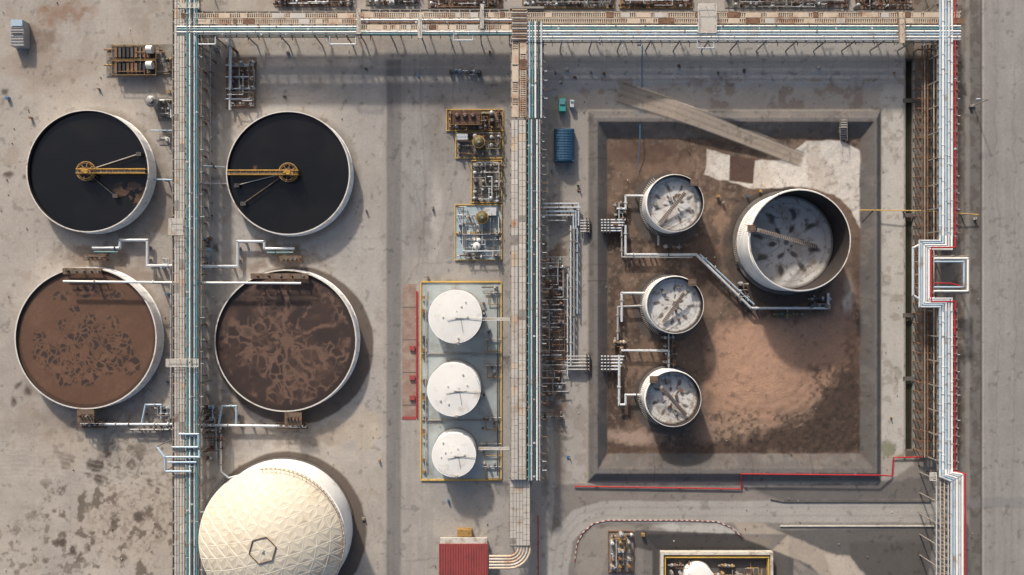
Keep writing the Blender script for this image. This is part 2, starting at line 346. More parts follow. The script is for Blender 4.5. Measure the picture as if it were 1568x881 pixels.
    for (x,y,r) in [(146,266,99),(451,270,99),(146,522,111)]:
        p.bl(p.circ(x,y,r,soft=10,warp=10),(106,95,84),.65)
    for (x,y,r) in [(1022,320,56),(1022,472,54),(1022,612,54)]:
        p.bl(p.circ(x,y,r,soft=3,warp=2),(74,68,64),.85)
    p.mul(1+(fbm(X,Y,160,4,60)-0.5)*0.20); p.mul(1+(fbm(X,Y,22,4,61)-0.5)*0.20); p.mul(1+(vn(X,Y,2.6,62)-0.5)*0.12)
    st=sst(0.69,0.78,fbm(X,Y,9,3,63)); p.mul(1-0.28*st)
    far=sst(900,3000,np.hypot(X-784,Y-440)); p.bl(far,(140,130,115),.8)
    return p.C
def height(X,Y):
    t=bund_t(X,Y)
    h=np.interp(t,[0,0.36,0.5,1.0],[0,1.4,1.4,-0.25])
    u,v=ramp_uv(X,Y)
    hr=np.interp(u,[0,0.3,0.42,0.97,1.0],[0,1.45,1.45,-0.2,-0.25]); rm=(u>0)&(u<1.0)
    wgt=np.clip(1-(np.abs(v)-(15-4*u))/5,0,1)*rm
    h=h*(1-wgt)+hr*wgt
    ch=((X>1386.5)&(X<1399.5)&(Y>92)&(Y<690)); h=np.where(ch,-1.2,h)
    h=h+(fbm(X,Y,10,3,70)-0.5)*0.13*((t>1.0)*np.clip((X-1080)/40,0,1)+0.15)
    x0,y0,x1,y1=985,818,1208,1000
    t2=np.minimum(np.minimum((X-x0)/22,(x1-X)/22),np.minimum((Y-y0)/26,(y1-Y)/26)); h=h-np.clip(t2,0,1)*0.9*(t2>0)
    return h
fx=np.arange(-60,1630,1.5); fy=np.arange(-60,945,1.5)
ext=np.array([8,25,60,120,240,500,1000,2500,6000,15000,40000.])
GX=np.concatenate([fx[0]-ext[::-1],fx,fx[-1]+ext]); GY=np.concatenate([fy[0]-ext[::-1],fy,fy[-1]+ext])
XX,YY=np.meshgrid(GX,GY); nx,ny=len(GX),len(GY)
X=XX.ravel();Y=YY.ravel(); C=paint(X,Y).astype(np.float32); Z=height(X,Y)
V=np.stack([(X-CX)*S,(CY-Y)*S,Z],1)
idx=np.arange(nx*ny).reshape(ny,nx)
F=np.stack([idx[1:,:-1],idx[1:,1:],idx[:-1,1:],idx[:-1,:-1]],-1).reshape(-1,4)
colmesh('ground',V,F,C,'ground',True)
def subsheet(name,maskfn,dz):
    sel=maskfn(XX,YY); fsel=(sel[1:,:-1]&sel[1:,1:]&sel[:-1,1:]&sel[:-1,:-1]).ravel(); f=F[fsel]
    u,inv=np.unique(f,return_inverse=True); v=V[u].copy(); v[:,2]+=dz
    colmesh(name,v,inv.reshape(-1,4),C[u]*1.0,'ground',True)
subsheet('road',lambda x,y:(x>591)&(x<615)&(y>92),0.006)
subsheet('road',lambda x,y:(x>1503)&(x<1640),0.006)
subsheet('road',lambda x,y:(x>930)&(x<1480)&(y>768)&(y<798),0.006)
subsheet('pavement',lambda x,y:(x>1350)&(x<1385)&(y>132)&(y<702),0.02)
b=B('kerb'); b.box(1501.8,-60,1503.2,940,0,0.12,'dconc'); b.done()
b=B('kerb')
for y0 in range(75,690,30): b.box(1384.2,y0,1386.2,y0+29.5,-0.3,0.14,'concrete')
b.done()
b=B('drainage_channel')
b.box(1385.8,92,1387.2,690,-1.3,0.05,'dconc'); b.box(1399,92,1400.6,690,-1.3,0.05,'concrete')
M['chw']=mat('channel_water',(44,46,36),0.15,0,0.3,0.4)
b.box(1387,92,1399,690,-1.1,-0.8,'chw')
for y in (154,330,483,580): b.box(1383,y-3,1402,y+3,0.0,0.15,'dconc')
b.done()
# ---------------------------------------------------------------- polar painted discs
def pdisc(name,cx,cy,R,z,fn,mt,zr=None,nr=90,na=320,cone=0.0):
    zr=z if zr is None else zr
    c=W(cx,cy,zr);k=K(zr)*S
    rr=np.linspace(0.001,1,nr); aa=np.arange(na)*2*np.pi/na
    Rg,Ag=np.meshgrid(rr,aa,indexing='ij'); x=(Rg*np.cos(Ag)).ravel(); y=-(Rg*np.sin(Ag)).ravel()
    Cc=fn(x*R,y*R,R)
    V=np.stack([c.x+x*R*k,c.y-y*R*k,z+cone*(1-Rg.ravel())],1)
    i=np.arange(nr*na).reshape(nr,na); j=np.roll(i,-1,axis=1)
    F=np.stack([i[:-1],i[1:],j[1:],j[:-1]],-1).reshape(-1,4)
    return colmesh(name,V,F,Cc,mt,True)
def voro(x,y,pts):
    f1=np.full(len(x),1e9);f2=f1.copy()
    for (a,b_) in pts:
        d=np.hypot(x-a,y-b_); f2=np.where(d<f1,f1,np.minimum(f2,d)); f1=np.minimum(f1,d)
    return f1,f2
def sludge(seed,base,vein,deep,mode):
    def fn(x,y,R):
        r_=random.Random(seed); pts=[]
        while len(pts)<(520 if mode=='C' else 260):
            a,b_=r_.uniform(-1,1)*R,r_.uniform(-1,1)*R
            if a*a+b_*b_<R*R: pts.append((a,b_))
        wx=x+(fbm(x,y,14,3,seed)-.5)*14; wy=y+(fbm(x,y,14,3,seed+5)-.5)*14
        f1,f2=voro(wx,wy,pts); e=f2-f1
        p=Pt(x,y,base); p.mul(1+(fbm(x,y,50,4,seed+9)-.5)*0.35)
        p.bl(sst(.5,.7,fbm(x+y*.5,y,26,3,seed+70)),vein,.25)
        rr=np.hypot(x,y)/R; big=fbm(x,y,34,3,seed+13)
        if mode=='C':
            reg=0*x
            for (a,b_,q) in [(-62,28,24),(-30,50,26),(-22,12,23),(0,60,18),(18,-2,20),(48,22,28),(66,42,20),(30,40,20),(-8,-8,16),(5,-28,12),(-40,-20,10),(-18,-42,10),(40,-24,11),(52,4,16),(0,-72,26),(-36,-64,18),(44,-64,20),(-5,30,18),(-75,-2,10)]:
                reg=np.maximum(reg,(1-sst(.7,1.1,np.hypot(wx-a,(wy-b_)*(1.0 if b_>-60 else 2.4))/q)))
            reg=reg*(1-sst(.86,.92,rr))
            p.bl(reg*sst(1.3,2.6,e)*sst(.25,.40,fbm(x,y,8,3,seed+3)),deep,.9)
            p.bl(reg*(1-sst(0.2,1.6,e)),vein,.35)
        else:
            p.bl(sst(.35,.65,fbm(x,y,24,3,seed+30)),deep,.6)
            reg=sst(0.34,0.46,big)*(rr<.93)
            p.bl((1-sst(1.0,3.6,e))*reg*(.35+.65*sst(.4,.55,fbm(x,y,16,3,seed+21))),vein,.95)
            for k in range(10):
                a0=k*2*np.pi/10+.3; dx,dy=np.cos(a0),np.sin(a0); al=wx*dx+wy*dy; d=np.abs(-wx*dy+wy*dx)
                p.bl((1-sst(1.2,4.2,d))*(al>12)*(rr<.55+.35*((k*7)%5)/5)*sst(.25,.4,fbm(x,y,10,2,seed+k)),vein,.9)
            p.bl(1-sst(9,12,np.hypot(wx,wy)),vein,.9)
        p.bl((1-sst(1.5,3,np.abs(np.hypot(x,y)-R*.975))),deep,.6)
        p.mul(1+(fbm(x,y,3,2,seed+40)-.5)*0.3)
        return p.C
    return fn
def dark(seed,patches):
    def fn(x,y,R):
        p=Pt(x,y,(17,17,17)); p.bl(sst(.45,.7,fbm(x,y,60,4,seed)),(27,26,24),.7)
        for (a,b_,rx,ry) in patches: p.bl(p.circ(a,b_,rx,ry,soft=6,warp=18)*sst(.4,.5,fbm(x,y,10,3,seed+2)),(104,80,60),.8)
        return p.C
    return fn
def basin(name,cx,cy,R,h,fn,mt,free=0.7,wallm='wall'):
    b=B(name)
    b.rev(cx,cy,[(R*1.010,0.0),(R*1.010,0.3),(R,0.31),(R,h)],wallm,96,h)
    b.rev(cx,cy,[(R,h),(R*0.982,h+0.003)],'rim',96,h); b.rev(cx,cy,[(R*0.982,h+0.003),(R*0.982,-0.2)],'inner',96,h)
    for k in range(0,36):
        a=k*math.pi/18; p=W(cx,cy,h); q=R*K(h)*S*1.004
        b.seg((p.x+q*math.cos(a),p.y+q*math.sin(a),0.1),(p.x+q*math.cos(a),p.y+q*math.sin(a),h-0.1),0.025,'offwhite',4)
    o=b.done()
    d=pdisc('liquid_surface',cx,cy,R*0.981,h-free,fn,mt,zr=h); d.parent=o; d.location=-o.location
    return o
HB=3.0
basin('clarifier_tank',134,262,94,HB,dark(3,[(56,34,24,7),(72,46,10,9),(62,22,18,3)]),'water')
basin('clarifier_tank',441,265,95,HB,dark(9,[(-50,-8,4,4)]),'water')
basin('aeration_tank',131,518,109,HB,sludge(21,(88,62,45),(110,82,63),(42,31,26),'C'),'sludge',0.5)
basin('aeration_tank',437,522,109,HB,sludge(33,(54,38,31),(98,75,62),(37,27,24),'D'),'sludge',0.5)
def bridge(x0,x1,y,hx,hy,arms,side):
    b=B('clarifier_scraper_bridge'); z=HB+0.5
    b.box(x0,y-2.4,x1,y+2.4,z-0.12,z,'dgrey')
    for s_ in (-3.2,3.2):
        b.box(x0,y+s_-0.9,x1,y+s_+0.9,z-0.45,z+0.12,'yellow'); b.rail([(x0,y+s_,z),(x1,y+s_,z)],'yellow',r=0.3,post=9)
    for i in range(int((x1-x0)/9)): b.box(x0+i*9+2,y-3.4,x0+i*9+3,y+3.4,z,z+0.04,'dyellow')
    b.rev(hx,hy,[(15,z-0.3),(15,z),(13.6,z+.01),(13.6,z-0.3)],'dyellow',28,z); b.cyl(hx,hy,7,z-2.0,z-0.1,'dgrey'); b.cyl(hx,hy,3.5,z,z+0.9,'yellow'); b.cyl(hx,hy,5.5,z,z+0.35,'rusty')
    b.rail([(hx+12*math.cos(t),hy+12*math.sin(t),z) for t in np.linspace(0,2*math.pi,13)[:-1]],'dyellow',r=0.3,post=20,closed=True)
    for k in range(8):
        t=k*math.pi/4+.2; b.beam((hx+5*math.cos(t),hy+5*math.sin(t),z-.2),(hx+14*math.cos(t),hy+14*math.sin(t),z-.2),.14,.14,'dyellow')
    b.box(hx-8,hy-5,hx-2,hy+1,z,z+0.8,'yellow'); b.box(hx+1,hy-1,hx+8,hy+5,z,z+0.6,'dyellow')
    for (ax,ay,m_) in arms: b.beam((hx,hy,HB-0.2),(ax,ay,HB-0.2),.14,.2,m_); b.box(ax-4,ay-3,ax+4,ay+3,HB-0.3,HB+0.1,'dgrey')
    b.done()
bridge(116,222,262,131,262,[(212,236,'cover'),(176,300,'dgrey')],1)
bridge(348,456,264,441,264,[(362,284,'cover'),(372,312,'grating')],-1)
def platform(name,x0,y0,x1,y1,z):
    b=B(name); b.walkway(x0,y0,x1,y1,z,'grating','rusty')
    for x in (x0+2,(x0+x1)/2,x1-2):
        for y in (y0+1,y1-1):
            p=W(x,y,z); b.seg((p.x,p.y,0),(p.x,p.y,z),0.09,'rusty',6)
    for i in range(5):
        x=x0+(x1-x0)*(i+.5)/5; b.cyl(x,(y0+y1)/2,1.6,z,z+.8,random.choice(['dgrey','rusty','steel','brown']),10)
    b.done()
platform('access_platform',96,411,155,420,HB+.6); platform('access_platform',384,419,472,427,HB+.6)
platform('access_platform',118,628,144,648,HB+.2); platform('access_platform',436,632,462,652,HB+.2)
platform('access_platform',128,390,162,399,1.4); platform('access_platform',428,392,462,401,1.4)
platform('access_platform',120,646,160,656,1.2); platform('access_platform',425,648,470,657,1.2)
# ---------------------------------------------------------------- floating roofs
def roofpaint(seed,base=(194,193,189),n=8,rad=.62):
    def fn(x,y,R):
        p=Pt(x,y,base); p.mul(1+(fbm(x,y,R*.5,4,seed)-.5)*.2)
        p.bl(sst(.54,.66,fbm(x,y,R*.3,4,seed+3)),(156,143,128),.5)
        r=np.hypot(x,y)
        for q,ph,nn,ru,rv in ((rad,seed,n,.14,.06),(.30,seed*2,6,.10,.05)):
            for k in range(nn):
                a=k*2*np.pi/nn+ph; u=x*np.cos(a)+y*np.sin(a);v=-x*np.sin(a)+y*np.cos(a)
                d=np.hypot((u-R*q)/(R*ru),(v+(fbm(x,y,R*.2,2,seed+k)-.5)*R*.12)/(R*rv)); p.bl(1-sst(.5,1.3,d),(56,49,46),.9)
        for k in range(n):
            a=k*2*np.pi/n+seed; u=x*np.cos(a)+y*np.sin(a);v=-x*np.sin(a)+y*np.cos(a)
            p.bl((u>R*.1)*(1-sst(.3,1.4,np.abs(v))),(140,130,120),.5)
        p.bl(1-sst(.5,1.2,r/(R*.07)),(60,52,48),.8)
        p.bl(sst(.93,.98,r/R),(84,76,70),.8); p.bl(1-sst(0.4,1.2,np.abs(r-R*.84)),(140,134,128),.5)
        p.bl(sst(.64,.72,fbm(x,y,6,3,seed+5)),(118,98,84),.6)
        return p.C
    return fn
def floating_tank(name,cx,cy,R,h,zroof,seed,ladder,stair=2.3):
    b=B(name)
    b.rev(cx,cy,[(R*1.08,0.0),(R*1.08,0.3),(R,0.31)],'dconc',72,h)
    b.rev(cx,cy,[(R,0.0),(R,h-.5),(R*1.015,h-.49),(R*1.015,h-.42),(R,h-.41),(R,h)],'wall',72,h)
    b.rev(cx,cy,[(R,h),(R*.978,h+.002)],'rim',72,h)
    b.rev(cx,cy,[(R*.978,h+.002),(R*.978,-0.1)],'inner',72,h)
    for i in range(1,4): b.rev(cx,cy,[(R*1.003,h*i/4-.03),(R*1.003,h*i/4+.03)],'offwhite',72,h)
    c=W(cx,cy,h);k=K(h)*S
    (ax,ay),(bx,by)=ladder
    b.beam((ax,ay,zroof+.3),(bx,by,h+.2),.7,.08,'cover')
    d=Vector((bx-ax,by-ay)).normalized(); n=Vector((-d.y,d.x))*2.8
    for s_ in (-1,1): b.tube([(ax+n.x*s_,ay+n.y*s_,zroof+.8),(bx+n.x*s_,by+n.y*s_,h+.8)],.45,'steel',4)
    L=math.hypot(bx-ax,by-ay)
    for i in range(int(L/3)):
        t=i*3/L; x=ax+(bx-ax)*t;y=ay+(by-ay)*t;z=zroof+.35+(h-zroof)*t; b.beam((x-n.x,y-n.y,z),(x+n.x,y+n.y,z),.1,.1,'rusty')
    dd=Vector((bx-cx,by-cy)).normalized(); px,py=cx+dd.x*R*.98,cy+dd.y*R*.98
    b.walkway(px-6,py-5,px+6,py+5,h+.15,'grating','rusty')
    for i in range(34):
        t=stair+i*0.030*90/R; z=h*(1-i/34); q=R*k*1.03; 
        p1=Vector((c.x+q*math.cos(t),c.y+q*math.sin(t),z)); b.seg(p1,p1+Vector((.7*math.cos(t),.7*math.sin(t),0)),.06,'cover',4,False)
    rr=random.Random(seed)
    for i in range(14):
        a=i*2*math.pi/14; q=R*.9; x=c.x+q*k*math.cos(a);y=c.y+q*k*math.sin(a); b.seg((x,y,zroof),(x,y,zroof+.7),.05,'steel',5)
    for i in range(6):
        a=rr.uniform(0,6.28);q=R*k*rr.uniform(.1,.7); x=c.x+q*math.cos(a);y=c.y+q*math.sin(a); b.seg((x,y,zroof),(x,y,zroof+.35),rr.uniform(.2,.4),rr.choice(['offwhite','steel','rusty']),10,False)
    o=b.done()
    d_=pdisc('floating_roof',cx,cy,R*.965,zroof,roofpaint(seed),'painted',zr=h,nr=50,na=160,cone=-.15); d_.parent=o; d_.location=-o.location
floating_tank('floating_roof_tank',1225,368,78,8.3,1.2,1,((1250,378),(1160,352)),2.4)
floating_tank('floating_roof_tank',1034,311,44,5.6,4.2,2,((1010,342),(1052,292)))
floating_tank('floating_roof_tank',1034,467,44,5.6,4.2,4,((1016,494),(1050,446)))
floating_tank('floating_roof_tank',1031,611,43,5.6,3.6,6,((1050,636),(1012,592)))
def cone_tank(name,cx,cy,R,h,seed):
    b=B(name); rr=random.Random(seed)
    b.rev(cx,cy,[(R*1.05,0.02),(R*1.05,.25),(R,.26)],'concrete',64,h)
    b.rev(cx,cy,[(R,0.0),(R,h),(R*1.012,h+.01),(R*1.012,h+.06),(R*.99,h+.065)],'wall',64,h)
    b.rev(cx,cy,[(R*.99,h+.065),(R*.5,h+.22),(0.01,h+.38)],'white',64,h)
    a0=rr.uniform(0,6)
    ring=[(cx+R*.96*math.cos(a0+i*.16),cy+R*.96*math.sin(a0+i*.16),h+.1) for i in range(7)]
    b.rail(ring,'cover',r=.18,post=30,h=.9)
    for i in range(6):
        a=rr.uniform(0,6.28);q=R*rr.uniform(.15,.85); b.cyl(cx+q*math.cos(a),cy+q*math.sin(a),rr.uniform(.7,1.6),h,h+.36+.1*(1-q/R),'offwhite',12)
    b.beam((cx,cy+2,h+.45),(cx+R*1.0,cy+4,h+.25),.07,.07,'steel'); b.beam((cx-R*.3,cy+6,h+.42),(cx+R*.5,cy+2,h+.4),.06,.06,'dgrey'); b.beam((cx+R*.2,cy+1,h+.42),(cx+R*.3,cy+R*.6,h+.3),.06,.06,'steel')
    b.box(cx-2+R*.1,cy+R*.98,cx+2+R*.1,cy+R*1.06,0,h+.9,'steel')
    b.done()
cone_tank('storage_tank',697,485,40.5,5.4,1); cone_tank('storage_tank',695,597,40.5,5.4,2); cone_tank('storage_tank',695,697,33.5,5.0,3)
b=B('tank_containment_pad')
M['pad']=mat('blue_grey_epoxy_floor',(154,162,162),.7,0,.12,.4,(132,131,124),.3)
b.box(645,433,767,735,0,.06,'pad')
for q in [(644,430.6,768,432.8),(644,734.4,768,736.6),(643.4,433,645.2,734.2),(766.6,433,768.4,734.2)]: b.box(*q,0,.3,'yline')
for q in [(646,541,766,542.6),(646,643,766,644.6)]: b.box(*q,0,.4,'concrete')
for i in range(22):
    y=random.uniform(445,725);b.box(647,y,651,y+random.uniform(3,6),.06,.6,random.choice(['dyellow','grey','dgrey','rusty']))
    x,y=random.choice([740,748,756])+random.uniform(-3,3),random.uniform(440,728); b.box(x-1.5,y-1.5,x+1.5,y+1.5,.06,.8,random.choice(['grey','dgrey','rusty','offwhite']))
for (y,x) in [(448,742),(520,740),(560,740),(640,738),(680,735),(715,738)]:
    b.tube([(x,y,.5),(766,y,.5)],1,'grey'); b.tube([(x+6,y,.5),(x+6,y+18,.5),(766,y+18,.5)],.7,'dyellow'); b.cyl(x+10,y,2.0,0,1.2,'steel',10)
b.tube([(652,440,.6),(652,720,.6)],.8,'grey'); b.tube([(738,440,.6),(762,440,.6),(762,728,.6)],1,'dgrey')
b.walkway(736,487,782,491,4.2,'cover','lgrey'); b.walkway(733,685,780,689,4.2,'cover','lgrey')
b.done()
b=B('red_pipe_channel'); 
M['redconc']=mat('red_oxide_floor',(132,108,97),.85,0,.2,.8,(144,132,120),.45)
b.box(616,435,637,643,0,.03,'redconc'); b.box(637,446,639,640,0,.3,'red'); b.box(616,638,637,643,.03,.05,'redroof')
for y in (470,520,570,620): b.box(616,y,637,y+1,.03,.06,'dconc')
for y in (530,575,606): b.box(627,y,635,y+7,.03,.5,'redroof')
b.done()
# ---------------------------------------------------------------- geodesic dome tank
def dome():
    cx,cy,R,h,rise=416,828,112,7.6,5.4; N=6
    b=B('geodesic_dome_tank')
    b.rev(cx,cy,[(R*1.02,0),(R*1.02,.4),(R,.41)],'dconc',96,h)
    b.rev(cx,cy,[(R,0),(R,h-.6),(R*1.01,h-.59),(R*1.01,h-.3),(R*.99,h-.29)],'wall',96,h)
    c=W(cx,cy,h);Rm=R*K(h)*S*.995; Rs=(Rm*Rm+rise*rise)/(2*rise); ph=math.asin(Rm/Rs)
    rings=[[0]];vs=[Vector((c.x,c.y,h+rise))]
    for k in range(1,N+1):
        row=[]
        for s_ in range(6):
            for j in range(k):
                a=(s_+j/k)*math.pi/3+.25; t=ph*k/N
                hexf=math.cos(math.pi/6)/math.cos((j/k)*math.pi/3-math.pi/6); f=k/N
                tt=t*(hexf*(1-f)**.7+(1-(1-f)**.7)) if k<N else t
                r=Rs*math.sin(tt); row.append(len(vs)); vs.append(Vector((c.x+r*math.cos(a),c.y+r*math.sin(a),h+rise-Rs*(1-math.cos(tt)))))
        rings.append(row)
    tris=[]
    for k in range(1,N+1):
        for s_ in range(6):
            for j in range(k):
                o=rings[k];i_=rings[k-1];a=o[s_*k+j];b_=o[(s_*k+j+1)%len(o)]
                if k==1: tris.append((0,a,b_)); continue
                m=len(i_); p=i_[(s_*(k-1)+j)%m]
                tris.append((a,b_,p))
                if j<k-1: tris.append((p,b_,i_[(s_*(k-1)+j+1)%m]))
    ed=set(); cc=Vector((c.x,c.y,h+rise-Rs))
    for t in tris:
        A,Bv,Cv=[vs[i] for i in t]; nn=((A+Bv+Cv)/3-cc).normalized(); g=(A+Bv+Cv)/3+nn*0.10
        b.add([A,Bv,Cv,g],[(0,1,3),(1,2,3),(2,0,3)],'dome')
        for e in ((t[0],t[1]),(t[1],t[2]),(t[2],t[0])): ed.add(tuple(sorted(e)))
    for e in ed:
        p,q=vs[e[0]],vs[e[1]]; up=((p+q)/2-cc).normalized()*-.02
        b.seg(p+up,q+up,.08,'domerib',5,False)
    r1=rings[1]
    for i in range(6):
        b.seg(vs[r1[i]]+Vector((0,0,.15)),vs[r1[(i+1)%6]]+Vector((0,0,.15)),.10,'grating',5,False)
    b.seg(vs[0],vs[0]+Vector((0,0,.3)),.3,'offwhite',14,False)
    for i in range(40):
        a=2.2+i*.03; q=Rm*1.03; z=h*(1-i/40); p1=Vector((c.x+q*math.cos(a),c.y+q*math.sin(a),z)); b.seg(p1,p1+Vector((.8*math.cos(a),.8*math.sin(a),0)),.12,'dgrey',4,False)
    pr=None
    for i in range(46):
        a=1.7-i*.062; p1=Vector((c.x+Rm*1.0*math.cos(a),c.y+Rm*1.0*math.sin(a),h+.1)); b.seg(p1,p1+Vector((0,0,1)),.05,'rusty',4,False)
        if pr is not None: b.seg(pr+Vector((0,0,1)),p1+Vector((0,0,1)),.05,'rusty',4,False)
        pr=p1
    b.done()
dome()
# ---------------------------------------------------------------- pipe racks
def cub(x0,y0,z0,x1,y1,z1):
    vs=[(x0,y0,z0),(x1,y0,z0),(x1,y1,z0),(x0,y1,z0),(x0,y0,z1),(x1,y0,z1),(x1,y1,z1),(x0,y1,z1)]
    return vs,[(3,2,1,0),(4,5,6,7),(0,1,5,4),(1,2,6,5),(2,3,7,6),(3,0,4,7)]
def rack(name,o,a0,a1,lanes,z,beams,lo,hi,post=3,ticks=None,lower=True):
    b=B(name)
    def P(a,c,zz): return (c,a,zz) if o=='v' else (a,c,zz)
    def bx(a,c,a2,c2,z0,z1,m):
        if o=='v': b.box(c,a,c2,a2,z0,z1,m)
        else: b.box(a,c,a2,c2,z0,z1,m)
    for ln in lanes:
        if ln[0]=='p':
            _,c,r,m=ln[:4]; a=a0
            b.tube([P(a0,c,z+r*S),P(a1,c,z+r*S)],r,m,8)
            while a<a1-4:
                a+=random.uniform(10,60)
                if a>a1-4: break
                p=P(a,c,z+r*S);q=P(a+random.choice([.9,.9,2.5]),c,z+r*S); b.seg(W(*p),W(*q),r*S*1.3,random.choice([m,'steel','lgrey']),8,False)
        elif ln[0]=='t':
            _,c0,c1,m=ln
            bx(a0,c0,a1,c0+1.1,z,z+.22,m); bx(a0,c1-1.1,a1,c1,z,z+.22,m)
            a=a0
            while a<a1-1:
                bx(a,c0+1.1,a+1.5,c1-1.1,z,z+.2,m); a+=3.3
            bx(a0,c0+1.1,a1,c1-1.1,z-.06,z-.02,'grating')
            cc=c0+2.0
            while cc<c1-2:
                r=random.uniform(.28,.5); b.tube([P(a0,cc,z+.12),P(a1,cc,z+.12)],r,random.choice(['cable','cover','tray','cover','rusty']),5); cc+=r*2+random.uniform(.4,1.4)
            a=a0+random.uniform(0,20)
            while a<a1-10:
                l=random.uniform(4,26)
                if random.random()<.6: bx(a,c0,a+l,c1,z+.24,z+.27,random.choice(['tray','cover','tray','tray','rusty']))
                a+=l+random.uniform(3,16)
        elif ln[0]=='c':
            _,c0,c1,m=ln; a=a0
            while a<a1-1:
                l=random.choice([9,12,12,15]); l=min(l,a1-a)
                bx(a,c0,a+l-.6,c1,z,z+.2+random.uniform(0,.03),m if random.random()<.82 else random.choice(['tray','offwhite','tray','steel'])); a+=l
            bx(a0,(c0+c1)/2-.3,a1,(c0+c1)/2+.3,z+.25,z+.3,'steel')
            bx(a0,c0-.6,a1,c0,z,z+.24,'steel'); bx(a0,c1,a1,c1+.6,z,z+.24,'steel')
    a=a0+4;i=0
    while a<a1:
        bx(a,lo,a+1.6,hi,z-.32,z-.04,'steel')
        if ticks and random.random()<.8: bx(a+2,hi,a+3,hi+ticks*random.uniform(.5,1.2),z-.3,z-.1,random.choice(['steel','lgrey','rusty']))
        if i%post==0:
            bx(a,lo,a+1.6,hi,z-2.6,z-2.3,'steel')
            for c in (lo+.6,hi-1.6):
                p=W(*P(a+.8,c,z)); b.add(*cub(p.x-.1,p.y-.1,0,p.x+.1,p.y+.1,z-.05),'steel')
        a+=beams*random.uniform(.9,1.1); i+=1
    for c in (lo,hi-1.0): bx(a0,c,a1,c+1.0,z-.75,z-.36,'steel')
    if lower:
        c=lo+2
        while c<hi-2:
            r=random.choice([.9,1.3,1.6]); b.tube([P(a0,c,z-2.1),P(a1,c,z-2.1)],r,random.choice(['grey','cover','rusty','dgrey','grey']),6); c+=r*2+random.uniform(1.5,4)
    return b
ZR=6.0
b=rack('pipe_rack','v',-40,925,[('c',267,273.5,'cover'),('c',275,282,'cover'),('p',287,1.7,'teal'),('p',290.8,1.4,'white'),('p',294.4,1.5,'dteal'),('p',298,1.3,'lgrey'),('p',301.6,1.3,'teal')],ZR,17,263.5,306,3,6)
for (x0,y0,x1,y1) in [(258,335,280,360),(254,550,304,562),(272,5,305,12)]: b.walkway(x0,y0,x1,y1,ZR+.3,'cover','offwhite')
b.done()
b=rack('pipe_rack','v',62,180,[('t',784,794,'tray'),('t',796,806,'tray'),('p',811,1.6,'blue'),('p',815.5,1.5,'teal'),('p',820,1.6,'white'),('p',824.5,1.3,'dteal'),('p',829,1.4,'lgrey')],ZR,14,782,833,3,5); b.done()
b=rack('pipe_rack','v',184,735,[('c',783,792.5,'cover'),('c',794.5,804.5,'cover'),('p',810,1.5,'teal'),('p',814,1.4,'lgrey'),('p',818.2,1.5,'dteal'),('p',822.4,1.3,'white'),('p',826.5,1.3,'grey')],ZR,13,781,830,3,7); b.done()
b=rack('pipe_rack','v',735,836,[('c',781,790,'cover'),('c',791,800,'cover'),('c',801,811,'cover')],ZR-1,16,779,813,3,0,False)
for k,r in enumerate((14,18.5,23,27.5,32)):
    pts=[(780+r,832,ZR-1.2)]+[(780+r*math.cos(t),838+r*math.sin(t),ZR-1.2) for t in np.linspace(0,math.pi/2,7)]+[(750,838+r,ZR-1.2)]
    b.tube(pts,1.9,'cover' if k%2 else 'tray',6)
b.done()
b=rack('pipe_rack','h',272,546,[('t',20,28,'tray'),('t',29,37,'tray'),('p',41.5,1.5,'lgrey'),('p',45.5,1.6,'teal'),('p',49.5,1.5,'white'),('p',53.3,1.3,'dteal')],ZR,17,17,57,3,7)
for x0,x1 in ((300,330),(505,545)): b.tube([(x0,56,ZR+.3),(x0,68,ZR),(x1,68,ZR),(x1,56,ZR)],1,'lgrey')
b.done()
b=rack('pipe_rack','h',546,784,[('t',19,27,'tray'),('p',31,1.5,'lgrey'),('p',35,1.5,'rusty'),('t',38,46,'tray'),('p',49,1.5,'white'),('p',52.5,1.2,'teal')],ZR,15,14,54,3,7)
b.walkway(546,14,552,52,ZR+.4,'cover','offwhite'); b.walkway(640,22,646,58,ZR+.4,'cover','offwhite'); b.walkway(735,6,741,44,ZR+.6,'cover','dteal')
b.tube([(695,48,ZR+.3),(695,62,ZR),(724,62,ZR),(724,48,ZR)],1,'lgrey'); b.done()
b=B('pipe_rack'); b.box(784,14,807,62,ZR-.4,ZR+.45,'tray')
for i in range(12): b.box(784,15+i*4,807,16.2+i*4,ZR+.45,ZR+.6,'cover' if i%2 else 'rusty')
for x,m in ((811,'blue'),(815.5,'teal'),(820,'white'),(824.5,'dteal'),(829,'lgrey')): b.tube([(x,34,ZR+.3),(x,64,ZR+.3)],1.5,m)
b.box(781,10,833,13,ZR-.6,ZR+.5,'steel'); b.box(782,60,833,62,ZR-.6,ZR-.2,'steel'); b.done()
b=rack('pipe_rack','h',808,1470,[('t',19,27,'tray'),('t',28,36,'tray'),('p',40.3,1.4,'white'),('p',44.3,1.4,'teal'),('p',48.4,1.7,'white'),('p',52.6,1.5,'blue'),('p',57,1.6,'white'),('p',61,1.3,'lgrey')],ZR,15,17,65,3,6)
b.walkway(1069,6,1097,50,ZR+.5,'cover','white'); b.walkway(1376,18,1386,66,ZR+.5,'tray','rusty')
b.tube([(1068,62,ZR+.2),(1068,74,ZR),(1093,74,ZR),(1093,62,ZR)],1,'lgrey'); b.done()
RL=[('p',1439.6,1.9,'blue'),('p',1444,1.8,'white'),('p',1448.4,1.8,'blue'),('p',1453,2.1,'lgrey'),('p',1457.6,1.5,'white'),('p',1462.8,1.2,'red')]
b=rack('pipe_rack','v',-40,366,RL,ZR,13,1436,1466,3,4); b.done()
b=rack('pipe_rack','v',472,722,RL[:-1],ZR,13,1436,1466,3,4); 
b.tube([(1462,495,ZR),(1462,722,ZR)],1.0,'red'); b.tube([(1462,475,ZR),(1462,512,ZR+.1)],1.3,'red');b.done()
